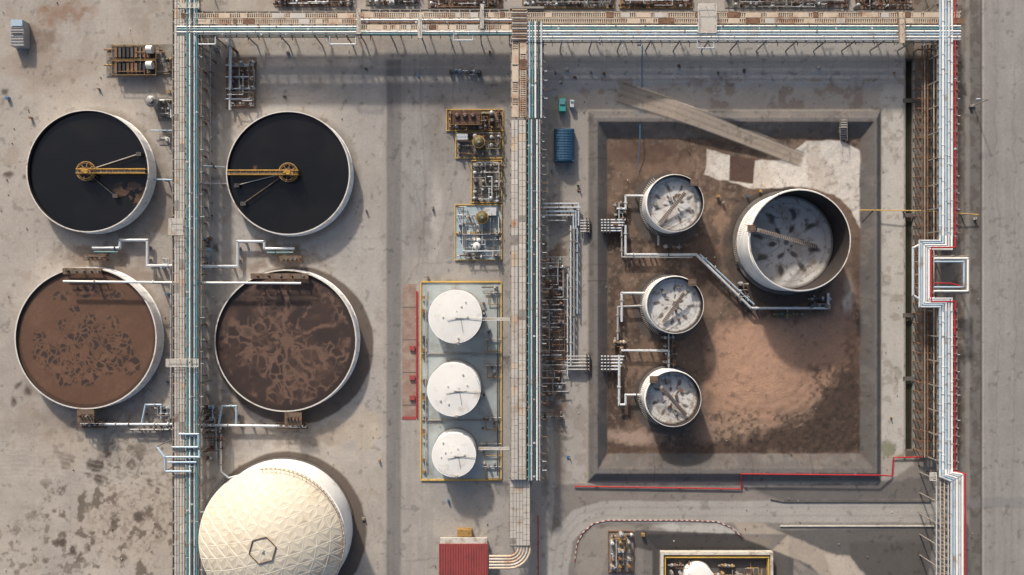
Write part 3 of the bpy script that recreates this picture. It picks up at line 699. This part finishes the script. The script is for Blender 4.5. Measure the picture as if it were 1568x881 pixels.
b=B('pipe_expansion_loop')
for i,(m) in enumerate(['lgrey','blue','white','lgrey','white']):
    xo=1408+i*3.6; x=1439.6+i*4.4; yt=369+i*3.2; yb=470-i*3.2
    b.tube([(x,362,ZR+.3),(x,yt,ZR+.4),(xo,yt,ZR+.4),(xo,yb,ZR+.4),(x,yb,ZR+.4),(x,476,ZR+.3)],1.6,m)
b.tube([(1410,374,ZR+.3),(1398,380,ZR+.3),(1398,452,ZR+.3),(1410,460,ZR+.3)],1.7,'lgrey')
b.tube([(1462.5,366,ZR+.5),(1462.5,379,ZR+.5),(1426,379,ZR+.5),(1426,462,ZR+.5),(1462.5,462,ZR+.5),(1462.5,475,ZR+.5)],1.2,'red')
b.tube([(1431,396,ZR+1),(1482,396,ZR+1),(1482,446,ZR+1),(1431,446,ZR+1)],1.6,'white'); b.tube([(1431,401,ZR+1),(1476,401,ZR+1),(1476,440,ZR+1),(1431,440,ZR+1)],1.5,'blue')
b.tube([(1431,434,ZR+.6),(1455,434,ZR+.6),(1470,438,ZR+.6)],.9,'red')
for y in (384,400,420,440,455): b.box(1402,y,1428,y+1.6,ZR-.3,ZR,'steel')
for x in (1430,1456,1479):
    for y in (392,448):
        p=W(x,y,ZR); b.seg((p.x,p.y,0),(p.x,p.y,ZR+.9),.14,'steel',6)
for y in (392,448): b.box(1428,y,1484,y+1.6,ZR+.4,ZR+.8,'steel')
b.done()
b=B('pipe_rack')
for i,m in enumerate(['lgrey','blue','white','lgrey','white']):
    x=1439.6+i*4.4; x2=1457+i*4.2; b.tube([(x,720,ZR+.3),(x,724+(4-i)*1.5,ZR+.4),(x2,727+(4-i)*2.6,ZR+.4),(x2,925,ZR+.4)],1.8,m)
b.tube([(1462,722,ZR),(1478,726,ZR+.6),(1478.5,925,ZR+.6)],1.1,'red')
for i in range(17):
    y=735+i*11; b.box(1432,y,1480,y+1.5,ZR-.4,ZR-.1,'steel'); b.beam((1434,y,ZR-.2),(1453,y+11,ZR-.2),.12,.12,'cover')
    if i%3==0:
        for x in (1434,1478):
            p=W(x,y,ZR); b.seg((p.x,p.y,0),(p.x,p.y,ZR-.2),.14,'steel',6)
for x,m in ((1434,'lgrey'),(1440,'cover'),(1446,'tray'),(1452,'lgrey')): b.tube([(x,728,ZR),(x,925,ZR)],.9,m)
b.walkway(1424,724,1434,736,ZR-.5,'cover','white'); b.done()
b=B('pipe_trestle')
for i,(x,m,r) in enumerate([(1412,'rusty',.9),(1416,'steel',1.2),(1420.5,'rusty',1.3),(1426,'dgrey',1.0),(1430,'tray',.9)]): b.tube([(x,70,2.4),(x,700,2.4)],r,m,6)
for i in range(42):
    y=75+i*15; b.box(1406,y,1433,y+1.6,1.9,2.2,'rusty')
    p=W(1407,y,2.2); b.seg((p.x,p.y,0),(p.x,p.y,2.1),.1,'rusty',6); p=W(1432,y,2.2); b.seg((p.x,p.y,0),(p.x,p.y,2.1),.1,'rusty',6)
    if i%2: b.beam((1407,y,2.1),(1432,y+15,2.1),.1,.1,'rusty')
b.done()
# ---------------------------------------------------------------- ground piping
def pipes(name,runs,sup=18):
    b=B(name)
    for pts,r,m in runs:
        b.tube(pts,r,m,8)
        for p,q in zip(pts[:-1],pts[1:]):
            L=math.hypot(q[0]-p[0],q[1]-p[1]); k=int(L/sup)
            for j in range(k):
                t=(j+.5)/k; x=p[0]+(q[0]-p[0])*t;y=p[1]+(q[1]-p[1])*t;z=p[2]+(q[2]-p[2])*t
                hz=abs(q[0]-p[0])>abs(q[1]-p[1]); w1,w2=(.8,r+.5) if hz else (r+.5,.8)
                b.box(x-w1,y-w2,x+w1,y+w2,0,max(.1,z-r*S),random.choice(['concrete','rusty','steel']))
                if random.random()<.3:
                    a=W(x+2,y,z);dd=W(x+3.4,y,z) if hz else W(x+2,y+1.4,z)
                    if not hz: a=W(x,y,z);dd=W(x,y+1.4,z)
                    b.seg(a,dd,r*S*1.6,random.choice(['steel','dgrey',m]),8,False)
    b.done()
z=1.3
pipes('process_pipeline',[([(143,380,z),(184,380,z),(184,368,z),(226,368,z),(226,407,z),(266,407,z+2)],2.4,'lgrey'),([(145,386,z),(180,386,z)],1.4,'teal')])
pipes('process_pipeline',[([(450,381,z),(405,381,z),(405,370,z),(364,370,z),(364,408,z),(306,408,z+2)],2.4,'lgrey'),([(448,387,z),(410,387,z)],1.4,'teal')])
pipes('process_pipeline',[([(98,431,4.6),(276,433,4.6)],1.8,'white')],60); pipes('process_pipeline',[([(300,433,4.6),(460,434,4.6)],1.8,'white')],60)
pipes('process_pipeline',[([(125,650,z),(265,650,z)],2.1,'lgrey'),([(217,649,z),(223,620,z),(247,620,z),(247,640,z)],1.6,'blue'),([(200,658,z),(268,658,z)],1.2,'grey')])
pipes('process_pipeline',[([(300,651,z),(468,653,z)],2.1,'lgrey'),([(335,649,z),(340,622,z),(362,622,z),(362,650,z)],1.6,'blue'),([(338,655,z),(338,722,z),(350,732,z),(366,728,z)],1.4,'lgrey'),([(331,652,z),(331,700,z)],1.0,'grey')])
pipes('process_pipeline',[([(262,410,2),(262,640,2)],1.4,'grey'),([(310,70,2),(310,640,2)],1.1,'grey')],25)
pipes('process_pipeline',[([(236,275,1),(268,276,3)],1.4,'blue'),([(306,254,3),(344,256,1)],1.4,'lgrey'),([(306,281,3),(350,282,1)],1.2,'grey'),([(232,200,1),(266,200,1)],1.0,'blue')],20)
b=B('pipe_loop')
for pts in [[(275,665,6.6),(304,665,6.6),(304,685,6.6),(264,685,6.6)],[(252,700,6.8),(305,700,6.8),(305,690,6.6)],[(253,698,6.8),(253,722,6.8),(292,722,6.8)],[(240,684,6.4),(252,700,6.8)],[(258,708,6.5),(300,708,6.5)]]: b.tube(pts,1.6,'blue')
for (x,y) in [(252,722),(304,665),(240,684),(305,700)]:
    p=W(x,y,6.6); b.seg((p.x,p.y,0),(p.x,p.y,6.6),.12,'steel',6)
b.done()
pipes('process_pipeline',[([(322,60,5),(322,120,1),(322,340,1)],1.0,'grey'),([(353,60,4),(353,150,1)],1.8,'lgrey')],20)
z=1.2
b=B('manifold_pipes')
for i in range(5):
    y=337+i*4.2; b.tube([(921,y,1.3),(957-i*1.5,y,1.2)],1.3,'lgrey'); b.tube([(889,y+1,1.2),(903,y+1,1.3)],1.2,'grey')
    y=546+i*5; b.tube([(921,y,1.3),(955-i*1.5,y,1.2)],1.3,'lgrey'); b.tube([(868,y,1.2),(902,y,1.3)],1.2,'grey')
for x in (923,928,933,898,902):
    b.box(x,334,x+1.4,357,.2,1.6,'dgrey'); b.box(x,543,x+1.4,570,.2,1.6,'dgrey')
b.done()
pipes('process_pipeline',[([(958,346,z),(958,390,z),(1066,390,z),(1150,472,z),(1268,472,z),(1268,450,z)],2.0,'lgrey'),([(952,352,z),(952,394,z),(1060,394,z)],1.2,'grey'),([(1072,390,z),(1154,466,z)],1.3,'blue'),([(945,320,z),(958,320,z),(958,300,z),(990,300,z)],1.8,'lgrey'),([(948,346,z),(948,310,z)],1.2,'grey')])
pipes('process_pipeline',[([(952,492,z),(952,449,z),(986,449,z)],2,'lgrey'),([(946,520,z),(946,470,z),(990,468,z)],1.6,'grey'),([(948,545,z),(948,620,z),(958,620,z),(958,605,z),(985,605,z)],2,'lgrey'),([(952,537,z),(1024,537,z),(1024,560,z)],1.8,'lgrey'),([(1024,512,z),(1024,570,z)],1.3,'grey'),([(1008,375,z),(1008,362,z)],1.6,'grey')])
pipes('process_pipeline',[([(874,346,z),(874,560,z)],1.3,'lgrey'),([(879,346,z),(879,550,z)],1.1,'grey'),([(884,350,z),(884,480,z)],1.1,'blue'),([(869,420,z),(869,575,z)],1.0,'lgrey')],14)
pipes('process_pipeline',[([(832,312,2),(886,312,z),(886,345,z)],1.3,'lgrey'),([(832,318,2),(888,318,z)],1.3,'lgrey'),([(832,324,2),(882,324,z),(882,350,z)],1.2,'blue'),([(832,330,2),(878,330,z),(878,350,z)],1.2,'lgrey'),([(840,338,2),(866,338,z)],1.1,'grey')],14)
pipes('fire_water_main',[([(880,745,.35),(1135,749,.35),(1135,738,.5),(1135,726,1.75),(1345,728,1.75),(1366,729,.4),(1368,701,.4),(1416,700,.4)],1.0,'red')],60)
pipes('fire_water_main',[([(824,790,.3),(824,900,.3)],.8,'red')],60)
pipes('yellow_gas_pipe',[([(1318,322,1.2),(1412,323,1.8),(1498,329,1.2)],.8,'yline')],40)
pipes('process_pipeline',[([(1180,765,.15),(1200,769,.15),(1425,769,.15)],.7,'dgrey'),([(1195,806,.15),(1430,806,.15)],.9,'cover')],400)
pipes('process_pipeline',[([(983,165,.2),(983,66,.2),(975,66,.2)],.6,'bluep'),([(980,165,.5),(980,212,1.6),(976,258,.3)],.6,'bluep')],400)
b=B('berm_stairs')
for i in range(12): b.box(1287,172+i*3.6,1297,174.2+i*3.6,0,0.3+1.3*min(1,i/3.0) if i<6 else max(.1,1.6-(i-6)*.28),'concrete')
b.rail([(1286.5,172,.8),(1286.5,215,.8)],'steel');b.rail([(1297.5,172,.8),(1297.5,215,.8)],'steel'); b.done()
# ---------------------------------------------------------------- skids
def motor(b,x,y,hz,m1,m2):
    z=.75
    e=(3.4,0) if hz else (0,3.4)
    b.box(x-e[0]*1.9-1.2,y-e[1]*1.9-1.2,x+e[0]*1.9+1.2,y+e[1]*1.9+1.2,0.05,.3,'concrete')
    b.seg(W(x-e[0],y-e[1],z),W(x,y,z),.32,m1,10); b.seg(W(x,y,z),W(x+e[0]*.6,y+e[1]*.6,z),.12,'steel',8); b.seg(W(x+e[0]*.6,y+e[1]*.6,z),W(x+e[0]*1.4,y+e[1]*1.4,z),.38,m2,12)
    b.seg(W(x+e[0],y+e[1],z),W(x+e[0],y+e[1],z+.9),.15,m2,8); b.box(x-e[0]*.6-.7,y-e[1]*.6-.7,x-e[0]*.6+.7,y-e[1]*.6+.7,z+.2,z+.5,m1)
def vessel(b,x,y,r,h,m,rim=None):
    b.rev(x,y,[(r,0.1),(r,h),(r*.85,h+r*S*.25),(r*.5,h+r*S*.42),(0.01,h+r*S*.48)],m,20,h)
    b.cyl(x,y,r*.25,h,h+r*S*.48+.3,'steel',10)
    if rim: b.rev(x,y,[(r*1.25,h-.2),(r*1.25,h-.12),(r*1.0,h-.12)],rim,20,h); b.rail([(x+r*1.25*math.cos(t),y+r*1.25*math.sin(t),h-.15) for t in np.linspace(0,6.28,11)[:-1]],rim,r=.22,post=30,closed=True)
def skid(name,x0,y0,x1,y1,seed,floor=None,border=None,dens=1.0,pal=('grey','rusty','steel','offwhite','dgrey'),cell=11,zf=.12):
    b=B(name); r=random.Random(seed)
    if floor: b.box(x0,y0,x1,y1,0,zf,floor)
    if border:
        for q in [(x0-.8,y0-.8,x1+.8,y0+.4),(x0-.8,y1-.4,x1+.8,y1+.8),(x0-.8,y0+.4,x0+.4,y1-.4),(x1-.4,y0+.4,x1+.8,y1-.4)]: b.box(*q,0,.3,border)
    nx_=max(1,int((x1-x0)/cell));ny_=max(1,int((y1-y0)/cell)); cw=(x1-x0)/nx_;ch=(y1-y0)/ny_
    for i in range(nx_):
        for j in range(ny_):
            if r.random()>dens: continue
            x=x0+(i+.5)*cw+r.uniform(-1,1);y=y0+(j+.5)*ch+r.uniform(-1,1);k=r.random();m1=r.choice(pal);m2=r.choice(pal)
            if k<.35: motor(b,x,y,r.random()<.6,m1,m2)
            elif k<.55: vessel(b,x,y,r.uniform(1.8,3.6),r.uniform(.9,2),m1)
            elif k<.75:
                w,h=r.uniform(1.5,4),r.uniform(1.5,3); b.box(x-w,y-h,x+w,y+h,zf,r.uniform(.6,1.8),m1); b.box(x-w*.6,y-h*.6,x+w*.2,y+h*.2,1,2.0,m2)
            else:
                w=r.uniform(3,5); b.tube([(x-w,y,.8),(x+w,y,.8)],.8,m1); b.tube([(x,y-w,.6),(x,y+w,.6)],.7,m2); b.cyl(x,y,1.5,.3,1.5,m2,8)
    for i in range(int((x1-x0)*(y1-y0)/260)+2):
        z_=r.uniform(.4,2.0);xa,xb=sorted((r.uniform(x0+1,x1-1),r.uniform(x0+1,x1-1)));ya,yb=r.uniform(y0+1,y1-1),r.uniform(y0+1,y1-1)
        b.tube([(xa,ya,.1),(xa,ya,z_),(xb,ya,z_),(xb,yb,z_)],r.uniform(.4,.8),r.choice(pal))
    return b
M['brownfl']=mat('stained_floor',(128,106,90),.9,0,.2,.9,(96,78,66),.35)
M['bluefl']=mat('pale_blue_floor',(150,166,174),.8,0,.12,.6,(136,128,116),.3)
M['greyfl']=mat('grey_floor',(128,124,118),.9,0,.15,.8,(104,94,84),.35)
b=skid('filter_press_skid',163,68,266,117,1,'greyfl',None,.5,('rusty','dyellow','steel','dgrey'),13)
for y0 in (70,94):
    b.box(172,y0,238,y0+20,.8,1.1,'dgrey')
    for i in range(9): b.box(175+i*6.2,y0+2,179+i*6.2,y0+18,1.1,1.9,random.choice(['black','dgrey','rusty']))
    b.rail([(171,y0-1,1),(239,y0-1,1),(239,y0+21,1),(171,y0+21,1)],'dyellow',r=.45,closed=True)
    b.seg(W(225,y0+6,2),W(234,y0+6,2),.75,'white',14); b.tube([(160,y0+6,1),(175,y0+6,1)],1.3,'dyellow')
b.done()
b=B('vertical_vessel'); vessel(b,231,154,8,3,'grey','steel'); b.tube([(240,154,1),(262,154,1),(262,180,1)],1.5,'lgrey'); b.cyl(231,154,5,3,3.4,'dgrey'); b.done()
skid('pump_skid',242,150,266,185,7,'greyfl',None,.9).done()
skid('pump_skid',244,205,264,222,8,'greyfl',None,.9,('white','grey')).done()
b=skid('pump_skid',346,88,392,166,3,'brownfl',None,.95,('grey','rusty','lgrey','dgrey','steel'),12)
for y in (100,118,136,152): b.tube([(346,y,1),(388,y,1)],1.3,'lgrey'); 
b.tube([(352,88,1),(352,168,1)],1.8,'lgrey'); b.done()
b=B('electrical_cabinet'); b.box(15,33,36,70,0,2.0,'grey'); b.box(17,30,34,40,0,2.2,'blue')
for i in range(6): b.box(16,42+i*4.5,35,43+i*4.5,2.0,2.1,'steel')
b.box(18,50,33,51,2,2.3,'steel'); b.done()
b=skid('process_skid',684,168,770,200,21,'brownfl','yline',.95,('rusty','brown','grey','dgrey','dyellow'),10)
b.box(692,170,735,190,2.0,2.3,'brown')
for x in (700,712,724): vessel(b,x,177,4.2,2.6,'brown')
b.rail([(690,169,2.2),(737,169,2.2),(737,191,2.2),(690,191,2.2)],'dyellow',closed=True,r=.35); b.done()
b=skid('process_skid',698,203,770,242,22,'greyfl','yline',.8,('grey','rusty','olive','dgrey'),11); vessel(b,733,217,8,3.2,'olive','dyellow'); b.box(699,205,716,214,.2,1.6,'lgrey'); b.done()
b=skid('pump_skid',722,246,768,310,23,'greyfl','yline',.95,('grey','lgrey','steel','dgrey','offwhite'),11); b.done()
b=skid('process_skid',697,314,768,398,24,'bluefl','yline',.4,('grey','lgrey','white','steel','rusty'),12); vessel(b,738,333,8,3.0,'olive','dyellow'); vessel(b,730,377,6,1.6,'white')
b.box(698,356,768,357.5,.1,.5,'yline'); b.tube([(700,392,.8),(766,392,.8)],1,'grey'); b.box(742,318,760,330,.2,1.4,'lgrey'); b.done()
skid('pump_skid',686,103,738,116,31,None,None,1.0,('dgrey','grey','bluep'),10).done()
skid('valve_manifold',836,392,866,470,32,None,None,.9,('rusty','grey','dgrey','lgrey'),11).done()
skid('valve_manifold',836,475,866,560,33,None,None,.9,('rusty','grey','dgrey','steel'),11).done()
skid('valve_manifold',836,565,864,610,34,None,None,.7,('rusty','grey','brown'),11).done()
b=B('branch_pipes')
y=394
while y<606:
    b.tube([(830,y,ZR-1.5),(836,y,1.2),(random.uniform(856,872),y,1.0)],random.uniform(.6,1.0),random.choice(['grey','lgrey','rusty','cover'])); y+=random.uniform(6,13)
b.done()
skid('pump_skid',828,630,864,646,35,None,None,1,('dgrey','rusty','grey','black')).done()
skid('pump_skid',932,814,970,876,36,'greyfl','rusty',.9,('rusty','grey','lgrey','dyellow'),12).done()
skid('pump_skid',310,655,345,720,37,None,None,.7,('grey','rusty','dgrey'),12).done()
skid('pump_skid',1185,474,1228,488,38,None,None,1,('dgrey','dteal','olive'),11).done()
skid('pump_skid',1015,372,1045,384,39,None,None,1,('dgrey','rusty','grey'),9).done()
skid('pump_skid',1014,512,1036,560,40,None,None,.8,('dgrey','rusty','grey'),10).done()
skid('valve_manifold',938,310,956,350,41,None,None,.8,('dgrey','rusty','grey'),9).done()
skid('valve_manifold',938,520,956,540,42,None,None,.8,('dgrey','rusty','tray'),9).done()
skid('valve_manifold',1130,430,1150,462,43,None,None,.8,('steel','rusty','grey'),9).done()
skid('valve_manifold',1240,452,1272,474,44,None,None,.8,('steel','dgrey','grey'),9).done()
for (x0,y0,x1,y1,s_) in [(310,360,326,415,61),(242,395,262,415,62),(310,395,332,412,63),(232,620,262,660,64),(306,618,330,655,65)]:
    skid('valve_manifold',x0,y0,x1,y1,s_,None,None,.7,('rusty','grey','blue','steel'),9).done()
for i,(x0,x1,y1) in enumerate([(420,540,10),(560,640,8),(655,770,12),(800,940,12),(950,1060,12),(1110,1300,12),(1310,1400,14)]):
    skid('process_skid',x0,-40,x1,y1,70+i,'greyfl' if i%2 else 'brownfl','dyellow' if i in(3,4) else None,.9,('grey','rusty','lgrey','dgrey','brown'),11).done()
b=B('corrugated_container')
n=14
for k in range(n):
    t0=math.pi*k/n;t1=math.pi*(k+1)/n
    f=lambda t:(864-15*math.cos(t),1.1+1.3*math.sin(t))
    (xa,za),(xb,zb)=f(t0),f(t1); b.add([W(xa,198,za),W(xb,198,zb),W(xb,246,zb),W(xa,246,za)],[(0,1,2,3)],'tealbox')
b.box(849,197,879,198.5,0,1.9,'tealbox'); b.box(849,245.5,879,247,0,1.9,'tealbox'); b.box(848.6,198,850,246,0,1.2,'tealbox'); b.box(878,198,879.4,246,0,1.2,'tealbox')
for k in range(12):
    pts=[(864-15.4*math.cos(t),200+k*4,1.13+1.33*math.sin(t)) for t in np.linspace(0,math.pi,9)]; b.tube(pts,.35,'tealbox',4)
b.done()
b=B('control_cabinet'); b.box(856,151,866,170,0,1.6,'green'); b.box(857,153,865,160,1.6,1.8,'teal'); b.done()
b=B('control_cabinet'); b.box(873,153,879,164,0,1.2,'lgrey'); b.box(874,155,878,157,1.2,1.35,'teal'); b.done()
b=B('red_roof_building'); b.box(675,832,745,930,0,3.2,'offwhite'); b.box(672,833,747,932,3.2,3.45,'redroof')
for i in range(19): b.box(673+i*3.95,833.5,673.9+i*3.95,931,3.45,3.56,'redroof')
b.box(674,824,746,832.5,2.9,3.3,'offwhite'); b.box(700,812,722,822,0,1.6,'dyellow'); b.rail([(678,826,0.1),(696,826,.1)],'yellow'); b.box(680,932,690,933,0,2.1,'dgrey'); b.done()
b=B('containment_wall'); 
for q in [(1012,846,1184,850),(1012,850,1016,930),(1180,850,1184,930)]: b.box(*q,0,1.2,'offwhite')
for q in [(1018,853,1178,854.6),(1018,856,1019.6,930),(1176.5,856,1178,930)]: b.box(*q,0,1.0,'yline')
b.box(1021,857,1174,930,-.9,-.3,'dconc'); b.done()
skid('pump_skid',1024,860,1062,925,45,None,None,.8,('grey','rusty','steel')).done()
skid('pump_skid',1090,860,1170,925,46,None,None,.8,('grey','rusty','steel','dyellow')).done()
cone_tank('storage_tank',1073,890,22,3.5,9)
b=B('striped_kerb'); pts=[(880,860),(883,835),(892,816),(908,802),(930,797),(1050,797),(1098,799),(1118,807),(1136,822)]
k=0
for (ax,ay),(bx_,by) in zip(pts[:-1],pts[1:]):
    L=math.hypot(bx_-ax,by-ay);n=max(1,int(L/4))
    for j in range(n):
        t0,t1=j/n,(j+.96)/n; b.beam((ax+(bx_-ax)*t0,ay+(by-ay)*t0,.08),(ax+(bx_-ax)*t1,ay+(by-ay)*t1,.08),.15,.15,'offwhite' if k%2 else 'redroof'); k+=1
b.done()
b=B('scattered_debris'); r=random.Random(4)
for (x,y) in [(150,136),(118,205),(435,148),(662,318),(580,706),(686,768),(845,262),(905,110),(1040,100),(1100,112),(1255,102),(1370,112),(885,282),(886,291),(556,795),(716,822),(322,128),(330,75),(655,425),(1140,108),(560,322),(925,112),(1365,640),(1488,162),(1495,335),(560,105),(45,180),(255,585),(440,80),(870,700),(985,820),(1145,300),(1165,292),(1100,300),(1108,310),(850,110),(868,105),(880,118),(858,125),(258,140),(10,150),(325,455),(256,450),(640,115),(750,80)]:
    w,h=r.uniform(1,2.5),r.uniform(1,2.5); b.box(x-w,y-h,x+w,y+h,0,r.uniform(.2,.9),r.choice(['dgrey','rusty','steel','offwhite','bluep','dyellow'])); b.cyl(x+w,y+h,.9,0,.6,r.choice(['dgrey','steel']),8)
for i in range(520):
    x,y=r.uniform(0,1568),r.uniform(0,881)
    if 590<x<620 or x>1500 or 899<x<1349 and 167<y<740 and r.random()<.5: continue
    s_=r.uniform(.25,.7); b.box(x-s_,y-s_*r.uniform(.5,2),x+s_,y+s_,-.05,r.uniform(.05,.3),r.choice(['dgrey','rusty','offwhite','concrete','brown']))
b.done()
def lamp(x,y,dx,dy,h=7):
    b=B('street_lamp'); p=W(x,y,0); b.seg(p,(p.x,p.y,h),.09,'steel',8); b.seg((p.x,p.y,h),(p.x+dx,p.y+dy,h+.3),.06,'steel',6); b.seg((p.x+dx,p.y+dy,h+.3),(p.x+dx*1.4,p.y+dy*1.4,h+.32),.16,'lgrey',6,False); b.seg(p,(p.x,p.y,.3),.3,'concrete',10,False); b.done()
lamp(1490,162,-1.8,0,5)
# ---------------------------------------------------------------- light and camera
sc=bpy.context.scene
w=bpy.data.worlds.new("World"); sc.world=w; w.use_nodes=True; nt=w.node_tree
EL=math.radians(27); AZ=math.atan2(-0.34,0.94)
sky=nt.nodes.new('ShaderNodeTexSky'); sky.sky_type='NISHITA'; sky.sun_disc=False; sky.sun_elevation=EL; sky.sun_rotation=AZ%(2*math.pi); sky.dust_density=5.0; sky.air_density=1.0
bg=nt.nodes['Background']; nt.links.new(sky.outputs[0],bg.inputs[0]); bg.inputs[1].default_value=0.15
sd=bpy.data.lights.new('sun','SUN'); sd.energy=4.5; sd.angle=math.radians(3.0); sd.color=(1.0,0.91,0.81)
so=bpy.data.objects.new('sun',sd); sc.collection.objects.link(so)
d=Vector((math.sin(AZ)*math.cos(EL),math.cos(AZ)*math.cos(EL),math.sin(EL))); so.rotation_euler=d.to_track_quat('Z','Y').to_euler(); so.location=d*300
cd=bpy.data.cameras.new('camera'); cd.lens=36*HM/(1568*S); cd.sensor_width=36; cd.clip_end=20000; cd.clip_start=1
co=bpy.data.objects.new('camera',cd); sc.collection.objects.link(co); co.location=(0,0,HM); co.rotation_euler=(0,0,0); sc.camera=co
sc.view_settings.view_transform='Standard'; sc.view_settings.look='None'; sc.view_settings.exposure=0
